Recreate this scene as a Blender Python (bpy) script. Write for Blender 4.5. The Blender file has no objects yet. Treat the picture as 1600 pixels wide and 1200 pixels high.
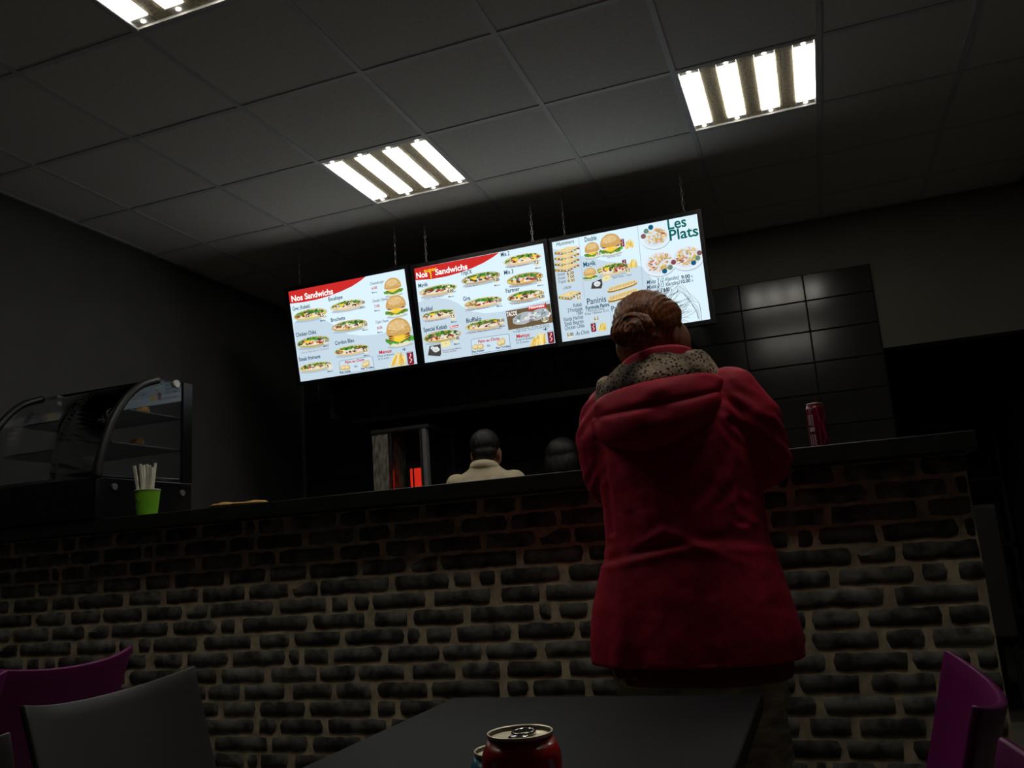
import bpy, bmesh, math, random
from mathutils import Vector, Matrix, noise

# ------------------------------------------------------------------ camera, world, exposure
scene = bpy.context.scene
col = scene.collection
CAM_Z = 1.03
R2 = (0.936357, 0.343988, -0.070052)
U2 = (0.131624, -0.159027, 0.978461)
BK = (0.325439, -0.925409, -0.194184)
cam_data = bpy.data.cameras.new('camera')
cam_data.sensor_width = 36.0
cam_data.lens = 1310.0 / 1600.0 * 36.0
cam_data.clip_start = 0.02
cam = bpy.data.objects.new('camera', cam_data)
col.objects.link(cam)
cam.matrix_world = Matrix(((R2[0], U2[0], BK[0], 0.0), (R2[1], U2[1], BK[1], 0.0),
                           (R2[2], U2[2], BK[2], CAM_Z), (0, 0, 0, 1)))
scene.camera = cam
world = bpy.data.worlds.new('night')
scene.world = world
world.use_nodes = True
world.node_tree.nodes['Background'].inputs[0].default_value = (0.004, 0.005, 0.008, 1)
world.node_tree.nodes['Background'].inputs[1].default_value = 0.3
vs = scene.view_settings
vs.view_transform = 'Standard'
vs.look = 'None'
vs.gamma = 1.0
vs.use_curve_mapping = False
vs.exposure = 0.0
TUBE_POWER = 10.0        # radiance of the ceiling lamps' tubes
SCREEN_POWER = 1.03     # radiance of the menu screens
scene.cycles.max_bounces = 6
scene.cycles.sample_clamp_indirect = 4.0

# ------------------------------------------------------------------ helpers
random.seed(7)
CEIL = 3.0146

def lin(r, g, b):
    f = lambda c: (c / 255 / 12.92) if c / 255 <= .04045 else ((c / 255 + .055) / 1.055) ** 2.4
    return (f(r), f(g), f(b))

def empty(name, loc=(0, 0, 0), rz=0.0, parent=None):
    o = bpy.data.objects.new(name, None)
    o.empty_display_size = .1
    o.location = loc
    o.rotation_euler = (0, 0, rz)
    o.parent = parent
    col.objects.link(o)
    return o

def tag(o, label=None, cat=None, group=None, kind=None):
    if label: o['label'] = label
    if cat: o['category'] = cat
    if group: o['group'] = group
    if kind: o['kind'] = kind
    return o

def link(name, me, parent=None, mat=None, loc=(0, 0, 0), smooth=False):
    o = bpy.data.objects.new(name, me)
    o.location = loc
    o.parent = parent
    if mat is not None and not me.materials:
        me.materials.append(mat)
    if smooth:
        me.polygons.foreach_set('use_smooth', [True] * len(me.polygons))
    col.objects.link(o)
    return o

def to_mesh(vf, name='m'):
    me = bpy.data.meshes.new(name)
    me.from_pydata([tuple(v) for v in vf[0]], [], vf[1])
    me.update()
    return me

def part(name, vf, mat, parent=None, loc=(0, 0, 0), smooth=False):
    return link(name, to_mesh(vf, name), parent, mat, loc, smooth)

def merge(*parts):
    V, F = [], []
    for v, f in parts:
        n = len(V)
        V += list(v)
        F += [tuple(i + n for i in q) for q in f]
    return V, F

def shift(vf, d):
    d = Vector(d)
    return [tuple(Vector(v) + d) for v in vf[0]], vf[1]

def xform(vf, M):
    return [tuple(M @ Vector(v)) for v in vf[0]], vf[1]

BOXF = [(0, 3, 2, 1), (4, 5, 6, 7), (0, 1, 5, 4), (1, 2, 6, 5), (2, 3, 7, 6), (3, 0, 4, 7)]
def box(x0, x1, y0, y1, z0, z1):
    return ([(x0, y0, z0), (x1, y0, z0), (x1, y1, z0), (x0, y1, z0), (x0, y0, z1), (x1, y0, z1), (x1, y1, z1), (x0, y1, z1)], BOXF)

def bbox_bevel(x0, x1, y0, y1, z0, z1, b=.004, seg=2):
    bm = bmesh.new()
    vs_ = [bm.verts.new(v) for v in box(x0, x1, y0, y1, z0, z1)[0]]
    for f in BOXF: bm.faces.new([vs_[i] for i in f])
    bmesh.ops.bevel(bm, geom=bm.edges[:], offset=b, segments=seg, profile=.5, affect='EDGES')
    bm.verts.index_update()
    out = ([tuple(v.co) for v in bm.verts], [tuple(v.index for v in f.verts) for f in bm.faces])
    bm.free()
    return out

def lathe(prof, n=32, cx=0, cy=0):
    V, F = [], []
    for r, z in prof:
        for i in range(n):
            a = 2 * math.pi * i / n
            V.append((cx + r * math.cos(a), cy + r * math.sin(a), z))
    for j in range(len(prof) - 1):
        for i in range(n):
            k = (i + 1) % n
            F.append((j * n + i, j * n + k, (j + 1) * n + k, (j + 1) * n + i))
    if prof[0][0] > 1e-6: F.append(tuple(range(n - 1, -1, -1)))
    if prof[-1][0] > 1e-6: F.append(tuple((len(prof) - 1) * n + i for i in range(n)))
    return V, F

def loft(rings, n=32, p=2.0):
    """rings: (cx, cy, cz, rx, ry) - closed superellipse loft"""
    V, F = [], []
    for cx, cy, cz, rx, ry in rings:
        for i in range(n):
            a = 2 * math.pi * i / n
            c, s = math.cos(a), math.sin(a)
            V.append((cx + rx * math.copysign(abs(c) ** (2 / p), c), cy + ry * math.copysign(abs(s) ** (2 / p), s), cz))
    m = len(rings)
    for j in range(m - 1):
        for i in range(n):
            k = (i + 1) % n
            F.append((j * n + i, j * n + k, (j + 1) * n + k, (j + 1) * n + i))
    F.append(tuple(range(n - 1, -1, -1)))
    F.append(tuple((m - 1) * n + i for i in range(n)))
    return V, F

def ell(c, r, n=20, m=12, M=None):
    V, F = [(0, 0, -1)], []
    for j in range(1, m):
        t = -math.pi / 2 + math.pi * j / m
        for i in range(n):
            a = 2 * math.pi * i / n
            V.append((math.cos(t) * math.cos(a), math.cos(t) * math.sin(a), math.sin(t)))
    V.append((0, 0, 1))
    for i in range(n):
        k = (i + 1) % n
        F.append((0, 1 + k, 1 + i))
        for j in range(m - 2):
            b = 1 + j * n
            F.append((b + i, b + k, b + n + k, b + n + i))
        b = 1 + (m - 2) * n
        F.append((b + i, b + k, len(V) - 1))
    V = [Vector((v[0] * r[0], v[1] * r[1], v[2] * r[2])) for v in V]
    if M is not None: V = [M @ v for v in V]
    return [tuple(v + Vector(c)) for v in V], F

def tube(pts, rad, n=10, closed=False):
    pts = [Vector(p) for p in pts]
    rads = rad if isinstance(rad, (list, tuple)) else [rad] * len(pts)
    V, F = [], []
    up = None
    for i, p in enumerate(pts):
        a = pts[max(i - 1, 0)] if not closed else pts[i - 1]
        b = pts[min(i + 1, len(pts) - 1)] if not closed else pts[(i + 1) % len(pts)]
        d = (b - a).normalized()
        if up is None:
            up = Vector((0, 0, 1)) if abs(d.z) < .9 else Vector((1, 0, 0))
        s = d.cross(up).normalized()
        up = s.cross(d).normalized()
        for k in range(n):
            t = 2 * math.pi * k / n
            V.append(tuple(p + (s * math.cos(t) + up * math.sin(t)) * rads[i]))
    m = len(pts)
    for j in range(m if closed else m - 1):
        for k in range(n):
            l = (k + 1) % n
            q = (j + 1) % m
            F.append((j * n + k, j * n + l, q * n + l, q * n + k))
    if not closed:
        F.append(tuple(range(n - 1, -1, -1)))
        F.append(tuple((m - 1) * n + i for i in range(n)))
    return V, F

def capsule(p0, p1, r0, r1, n=14):
    return merge(tube([p0, p1], [r0, r1], n), ell(p0, (r0,) * 3, n, 8), ell(p1, (r1,) * 3, n, 8))

def chain(pts, rads, n=14):
    return merge(*[capsule(pts[i], pts[i + 1], rads[i], rads[i + 1], n) for i in range(len(pts) - 1)])

def union(vf, voxel, smooth=4, fac=.5, name='m'):
    """melt overlapping closed shapes into one continuous skin"""
    me = to_mesh(vf)
    o = bpy.data.objects.new('tmp', me)
    col.objects.link(o)
    r = o.modifiers.new('r', 'REMESH')
    r.mode = 'VOXEL'
    r.voxel_size = voxel
    if smooth:
        s = o.modifiers.new('s', 'SMOOTH')
        s.factor = fac
        s.iterations = smooth
    dg = bpy.context.evaluated_depsgraph_get()
    out = bpy.data.meshes.new_from_object(o.evaluated_get(dg))
    bpy.data.objects.remove(o)
    bpy.data.meshes.remove(me)
    out.name = name
    out.polygons.foreach_set('use_smooth', [True] * len(out.polygons))
    return out

def displace(me, fn):
    nor = [v.normal.copy() for v in me.vertices]
    for v, n in zip(me.vertices, nor):
        v.co += n * fn(v.co, n)
    me.update()

def fbm(p, s, o=3):
    return noise.fractal(Vector(p) * s, 1.0, 2.0, o)

# ------------------------------------------------------------------ materials
MATS = {}
def mat(name, base, rough=.6, metal=0.0, spec=.5, scale=None, var=.15, bump=0.0, bscale=None, stretch=(1, 1, 1), sheen=0.0, coat=0.0, second=None):
    m = bpy.data.materials.new(name)
    m.use_nodes = True
    nt = m.node_tree
    b = nt.nodes['Principled BSDF']
    b.inputs['Roughness'].default_value = rough
    b.inputs['Metallic'].default_value = metal
    b.inputs['Specular IOR Level'].default_value = spec
    if sheen: b.inputs['Sheen Weight'].default_value = sheen
    if coat: b.inputs['Coat Weight'].default_value = coat
    tc = nt.nodes.new('ShaderNodeTexCoord')
    mp = nt.nodes.new('ShaderNodeMapping')
    mp.inputs['Scale'].default_value = stretch
    nt.links.new(tc.outputs['Object'], mp.inputs['Vector'])
    n = nt.nodes.new('ShaderNodeTexNoise')
    n.inputs['Scale'].default_value = scale or 12
    n.inputs['Detail'].default_value = 5
    nt.links.new(mp.outputs[0], n.inputs['Vector'])
    r = nt.nodes.new('ShaderNodeValToRGB')
    lo = [c * (1 - var) for c in base]
    hi = [min(1, c * (1 + var)) for c in base]
    if second: lo = second
    r.color_ramp.elements[0].position = .35
    r.color_ramp.elements[1].position = .65
    r.color_ramp.elements[0].color = (*lo, 1)
    r.color_ramp.elements[1].color = (*hi, 1)
    nt.links.new(n.outputs['Fac'], r.inputs['Fac'])
    nt.links.new(r.outputs['Color'], b.inputs['Base Color'])
    if bump:
        n2 = nt.nodes.new('ShaderNodeTexNoise')
        n2.inputs['Scale'].default_value = bscale or 80
        n2.inputs['Detail'].default_value = 4
        nt.links.new(mp.outputs[0], n2.inputs['Vector'])
        bp = nt.nodes.new('ShaderNodeBump')
        bp.inputs['Strength'].default_value = bump
        bp.inputs['Distance'].default_value = .004
        nt.links.new(n2.outputs['Fac'], bp.inputs['Height'])
        nt.links.new(bp.outputs[0], b.inputs['Normal'])
    MATS[name] = m
    return m

def emit(name, color, power, sample=True):
    m = bpy.data.materials.new(name)
    m.use_nodes = True
    nt = m.node_tree
    nt.nodes.remove(nt.nodes['Principled BSDF'])
    e = nt.nodes.new('ShaderNodeEmission')
    e.inputs[0].default_value = (*color, 1)
    e.inputs[1].default_value = power
    nt.links.new(e.outputs[0], nt.nodes['Material Output'].inputs[0])
    if not sample: m.cycles.emission_sampling = 'NONE'
    return m

def glass(name, tint=(1, 1, 1), rough=.02, ior=1.5):
    m = bpy.data.materials.new(name)
    m.use_nodes = True
    nt = m.node_tree
    nt.nodes.remove(nt.nodes['Principled BSDF'])
    t = nt.nodes.new('ShaderNodeBsdfTransparent')
    t.inputs[0].default_value = (*tint, 1)
    g = nt.nodes.new('ShaderNodeBsdfGlossy')
    g.inputs['Roughness'].default_value = rough
    f = nt.nodes.new('ShaderNodeFresnel')
    f.inputs[0].default_value = ior
    x = nt.nodes.new('ShaderNodeMixShader')
    nt.links.new(f.outputs[0], x.inputs[0])
    nt.links.new(t.outputs[0], x.inputs[1])
    nt.links.new(g.outputs[0], x.inputs[2])
    nt.links.new(x.outputs[0], nt.nodes['Material Output'].inputs[0])
    return m

M_tile = mat('mineral ceiling tile', (.74, .73, .69), .9, scale=60, var=.05, bump=.15, bscale=300)
M_bar = mat('ceiling grid bar', (.60, .61, .62), .45, scale=8, var=.05)
M_wall_dark = mat('charcoal wall paint', (.075, .075, .075), .85, scale=3, var=.08)
M_wall_grey = mat('grey wall paint', (.18, .165, .135), .85, scale=3, var=.06)
M_floor = mat('grey beige floor tile', (.18, .165, .13), .45, scale=4, var=.2)
M_kitchen_tile = mat('dark glazed tile', (.032, .032, .028), .155, spec=.5, scale=5, var=.15)
M_joint = mat('tile joint', (.02, .02, .018), .9)
M_grout = mat('beige mortar', (.66, .56, .38), .95, scale=22, var=.3, bump=.15, bscale=120)
M_worktop = mat('dark worktop laminate', (.020, .020, .018), .35, scale=30, var=.3)
M_black = mat('black plastic', (.012, .012, .013), .45, scale=9, var=.1)
M_black_gloss = mat('glossy black plastic', (.008, .008, .010), .2, scale=9, var=.1)
M_steel = mat('brushed steel', (.45, .45, .44), .32, metal=1, scale=6, var=.15, stretch=(1, 1, 20))
M_dark_steel = mat('dark steel', (.10, .10, .095), .4, metal=.8, scale=6, var=.2)
M_chrome = mat('chrome', (.75, .75, .75), .12, metal=1, var=.02)
M_glass = glass('clear glass', (.93, .95, .95), .02, 1.22)
M_purple = mat('purple moulded plastic', (.20, .009, .135), .38, scale=5, var=.06)
M_grey_plastic = mat('dark grey moulded plastic', (.075, .075, .075), .36, scale=5, var=.08)
M_table = mat('black laminate table', (.011, .012, .015), .55, spec=.22, scale=40, var=.2, bump=.05, bscale=200)

def brick_mat():
    m = mat('charcoal brick', (.18, .178, .155), .85, scale=20, var=.4, bump=.4, bscale=70, second=(.045, .046, .042))
    nt = m.node_tree
    oi = nt.nodes.new('ShaderNodeObjectInfo')
    b = nt.nodes['Principled BSDF']
    ramp = b.inputs['Base Color'].links[0].from_socket
    hs = nt.nodes.new('ShaderNodeHueSaturation')
    mr = nt.nodes.new('ShaderNodeMapRange')
    mr.inputs['To Min'].default_value = .6
    mr.inputs['To Max'].default_value = 1.35
    nt.links.new(oi.outputs['Random'], mr.inputs['Value'])
    nt.links.new(mr.outputs[0], hs.inputs['Value'])
    nt.links.new(ramp, hs.inputs['Color'])
    nt.links.new(hs.outputs[0], b.inputs['Base Color'])
    # noise in world space so that neighbours differ
    g = nt.nodes.new('ShaderNodeNewGeometry')
    for n in nt.nodes:
        if n.type == 'MAPPING':
            nt.links.new(g.outputs['Position'], n.inputs['Vector'])
    return m
M_brick = brick_mat()

# ------------------------------------------------------------------ the room
XL, XR, YB, YF = -3.74, 1.40, 5.59, -2.9
tag(part('floor', box(XL - .1, XR + .1, YF - .1, 8.3, -.1, 0), M_floor), kind='structure')
tag(part('wall_left', box(XL - .1, XL, YF, YB, 0, CEIL + .06), M_wall_dark), kind='structure')
tag(part('wall_right', box(XR, XR + .1, YF, 8.2, 0, CEIL + .06), M_wall_dark), kind='structure')
tag(part('wall_front', box(XL - .1, XR + .1, YF - .1, YF, 0, CEIL + .06), M_wall_dark), kind='structure')
wb = tag(part('wall_back', merge(box(XL - .1, .495, YB, YB + .12, 0, CEIL + .06), box(.495, XR, YB, YB + .12, 2.10, CEIL + .06)), M_wall_grey), kind='structure')
tag(part('wall_corridor', merge(box(.3, XR + .1, 8.2, 8.3, 0, 2.5), box(.395, .495, YB + .12, 8.2, 0, 2.5), box(.3, XR + .1, YB + .12, 8.3, 2.4, 2.5)), M_wall_dark), kind='structure')
tag(part('trim_1', bbox_bevel(XR - .035, XR - .002, YB - .10, YB - .002, 0, 2.10, .004), M_wall_grey), kind='structure')

# glazed tiles of the kitchen wall
TX = [.49, .085] + [.085 - .405 * k for k in range(1, 10)]
TX = [x for x in TX if x > -3.6] + [-3.70]
TZ = [2.648, 2.47, 2.267, 2.063, 1.86, 1.657, 1.453, 1.25, 1.05]
part('tile_backing', box(-3.70, .492, YB - .014, YB - .0005, 1.05, 2.65), M_joint, wb)
tile_cache = {}
for a in range(len(TX) - 1):
    for b in range(len(TZ) - 1):
        w, h = TX[a] - TX[a + 1], TZ[b] - TZ[b + 1]
        key = (round(w, 3), round(h, 3))
        if key not in tile_cache:
            me = to_mesh(bbox_bevel(-w / 2 + .003, w / 2 - .003, -.012, 0, -h / 2 + .003, h / 2 - .003, .0025, 1), 'tile')
            me.materials.append(M_kitchen_tile)
            tile_cache[key] = me
        link('tile', tile_cache[key], wb, None, ((TX[a] + TX[a + 1]) / 2, YB - .011, (TZ[b] + TZ[b + 1]) / 2))

# suspended ceiling: slab, grid bars, tiles
GX0, GY0 = -2.1522, 2.2063
ce = tag(part('ceiling', box(XL - .1, XR + .1, YF - .1, YB + .12, CEIL + .055, CEIL + .12), M_wall_grey), kind='structure')
gxs = [GX0 + .6 * k for k in range(-3, 7)]
gys = [GY0 + .6 * k for k in range(-9, 7)]
gxs = [x for x in gxs if XL < x < XR]
gys = [y for y in gys if YF < y < YB]
for x in gxs: part('ceiling_bar', box(x - .012, x + .012, YF, YB, CEIL, CEIL + .03), M_bar, ce)
for y in gys: part('ceiling_bar', box(XL, XR, y - .012, y + .012, CEIL + .0006, CEIL + .03), M_bar, ce)
part('edge_angle', merge(box(XL, XL + .02, YF, YB, CEIL - .001, CEIL + .02), box(XR - .02, XR, YF, YB, CEIL - .001, CEIL + .02), box(XL, XR, YB - .02, YB, CEIL - .001, CEIL + .02)), M_bar, ce)
LAMPS = [(c, r) for r in (2, -1) for c in (0, 3)]
LAMP_CELLS = set(LAMPS)
ex, ey = [XL] + gxs + [XR], [YF] + gys + [YB]
tcache = {}
for a in range(len(ex) - 1):
    for b in range(len(ey) - 1):
        c, r = round((ex[a] - GX0) / .6), round((ey[b] - GY0) / .6)
        if (c, r) in LAMP_CELLS and a > 0: continue
        w, d = ex[a + 1] - ex[a], ey[b + 1] - ey[b]
        if w < .05 or d < .05: continue
        key = (round(w, 3), round(d, 3))
        if key not in tcache:
            me = to_mesh(box(-w / 2 + .007, w / 2 - .007, -d / 2 + .007, d / 2 - .007, 0, .014), 'ceiling_tile')
            me.materials.append(M_tile)
            tcache[key] = me
        link('ceiling_tile', tcache[key], ce, None, ((ex[a] + ex[a + 1]) / 2, (ey[b] + ey[b + 1]) / 2, CEIL + .004))

# ------------------------------------------------------------------ recessed ceiling lamps
M_tube = emit('lit tube', (1.0, .945, .84), TUBE_POWER)
M_divider = mat('perforated lamp divider', (.55, .48, .32), .6, scale=90, var=.3, bump=.4, bscale=400)
M_lamp_tray = mat('white lamp tray', (.7, .7, .68), .4, var=.03)
M_reflector = mat('lamp reflector', (.42, .40, .35), .5, var=.1)
lab = {(0, 2): 'lit four-strip ceiling lamp above the first menu screen', (3, 2): 'lit four-strip ceiling lamp at upper right of the photo',
       (0, -1): 'lit four-strip ceiling lamp cut by the top left edge'}
lamp_proto = None
def lamp(c, r):
    global lamp_proto
    loc = (GX0 + .6 * c + .3, GY0 + .6 * r + .3, CEIL)
    if lamp_proto is None:
        o = empty('ceiling_lamp', loc)
        H_ = .288
        tray = merge(box(-H_, H_, -H_, H_, .05, .054), box(-H_, -H_ + .004, -H_, H_, .001, .05), box(H_ - .004, H_, -H_, H_, .001, .05),
                     box(-H_, H_, -H_, -H_ + .004, .001, .05), box(-H_, H_, H_ - .004, H_, .001, .05))
        part('tray', tray, M_lamp_tray, o)
        W, D = .0865, .0727
        x = -.282
        for i in range(4):
            part('tube', box(x + .004, x + W - .004, -.238, .238, .006, .02), M_tube, o)
            for s in (-1, 1):
                y0, y1 = sorted((s * .242, s * .283))
                e = part('tube_end', box(x + .002, x + W - .002, y0, y1, .010, .022), M_reflector, o)
                part('tube_tip', ell((x + W / 2, s * .262, .008), (.010, .008, .004), 12, 6), M_tube, e)
            if i < 3:
                part('divider', bbox_bevel(x + W, x + W + D, -.283, .283, .0105, .03, .001, 1), M_divider, o)
            x += W + D
        lamp_proto = o
    else:
        o = lamp_proto.copy()
        o.location = loc
        col.objects.link(o)
        for ch in lamp_proto.children:
            q = ch.copy(); q.parent = o; col.objects.link(q)
            for g in ch.children:
                d = g.copy(); d.parent = q; col.objects.link(d)
    tag(o, lab.get((c, r), 'lit four-strip ceiling lamp above the red-coated customer, outside the frame'), 'lamp', 'recessed ceiling lamps')
for c, r in LAMPS: lamp(c, r)

# ------------------------------------------------------------------ brick counter
BY, TOPZ = 2.53, 1.253
counter = tag(empty('counter', (0, 0, 0)), 'long service counter faced with charcoal bricks and beige mortar', 'counter')
fp = part('front_panel', box(XL + .003, .378, BY, BY + .04, .0, 1.201), M_grout, counter)
part('carcass', merge(box(.338, .376, BY + .04, 3.15, 0, 1.201), box(XL + .003, .338, 3.11, 3.15, 0, 1.201)), M_black, counter)
tag(part('worktop', bbox_bevel(XL + .003, .402, 2.45, 3.20, 1.203, TOPZ, .003), M_worktop), 'thin dark worktop running along the top of the brick counter', 'worktop')

PAT = [[(-.066, .047), (.071, .256), (.27, .38)], [(-.075, .122), (.142, .325), (.345, .379)], [(-.075, .006), (.02, .247), (.265, .377)],
       [(-.075, -.032), (-.016, .137), (.146, .335), (.349, .38)], [(-.075, .062), (.075, .178), (.186, .378)], [(-.075, -.002), (.017, .212), (.228, .294), (.317, .38)],
       [(-.075, .132), (.155, .358)], [(-.066, .063), (.079, .261), (.276, .378)], [(-.075, .047), (.05, .099), (.117, .213), (.227, .376)],
       [(-.072, -.039), (-.022, .166), (.175, .314), (.325, .378)], [(-.075, .04), (.065, .222), (.237, .378)], [(-.07, .119), (.133, .374)],
       [(-.075, .003), (.015, .188), (.195, .376)], [(-.072, -.033), (-.023, .13), (.137, .327), (.336, .379)]]
STRIP, ROWH, BH = .455, .0558, .0465
rb = random.Random(3)
def brick_shape(w, h, slant=False):
    pts = []
    nx = max(2, int(w / .024))
    hw, hh = w / 2, h / 2
    for i in range(nx + 1): pts.append((-hw + w * i / nx, -hh))
    pts.append((hw, 0))
    for i in range(nx + 1): pts.append((hw - w * i / nx, hh))
    pts.append((-hw, 0))
    out = []
    for x, z in pts:
        if slant and z > 0: z -= max(0, .024 * (.1 - x / hw))
        cx = .82 if abs(abs(x) - hw) < 1e-6 and abs(z) > .3 * hh else 1
        out.append((x + rb.uniform(-.004, .004) - math.copysign(.004, x) * (cx < 1), z * (.93 if cx < 1 else 1) + rb.uniform(-.003, .003)))
    n = len(out)
    V = [(x, .001, z) for x, z in out] + [(x * (1 - .006 / hw), -.0022 + rb.uniform(-.0003, .0003), z * .9) for x, z in out] + [(0, -.0024, 0)]
    F = [(i, (i + 1) % n, n + (i + 1) % n, n + i) for i in range(n)] + [(n + i, n + (i + 1) % n, 2 * n) for i in range(n)]
    return V, F

def project(p):
    d = Vector(p) - Vector((0, 0, CAM_Z))
    z = -d.dot(Vector(BK))
    return 800 + 1310 * d.dot(Vector(R2)) / z, 600 - 1310 * d.dot(Vector(U2)) / z, z
bcache, allb, rowspans = {}, [], {}
for k in range(9):
    for r in range(21):
        pi_ = r % 14 if k == 0 else (r - k + 4) % 14
        for i, (x0, x1) in enumerate(PAT[pi_]):
            a, b = x0 - STRIP * k, x1 - STRIP * k
            if b < XL + .05: continue
            rowspans.setdefault(r, []).append([max(a, XL + .008), b, pi_ == 4 and i == 1])
for r, sp in rowspans.items():
    sp.sort()
    out = [sp[0]]
    for q in sp[1:]:                          # pieces that meet at a strip edge are one brick
        if q[0] - out[-1][1] < .008 and q[1] - out[-1][0] < .27: out[-1][1] = q[1]
        elif q[0] - out[-1][1] < .008: out[-1][1] -= .005; q[0] += .005; out.append(q)
        else: out.append(q)
    for a, b, slant in out:
        x, z = (a + b) / 2, 1.174 - ROWH * r
        if z < .03: continue
        u, v, d = project((x, BY, z))
        allb.append(((b - a) / d ** 2 if -30 < u < 1620 and v < 1212 else 0, round(b - a, 3), slant, x, z))
allb.sort(key=lambda t: -t[0])
rest = []
for n, (s, w, slant, x, z) in enumerate(allb):
    vf = brick_shape(w, BH, slant)
    if n < 300 and s > 0:
        o = part('brick', vf, M_brick, fp, (x, BY, z), True)
    else: rest.append(shift(vf, (x, BY, z)))
print('bricks', len(allb), len(rest))
tag(part('brick_course', merge(*rest), M_brick, fp, smooth=True), kind='stuff')

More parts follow.
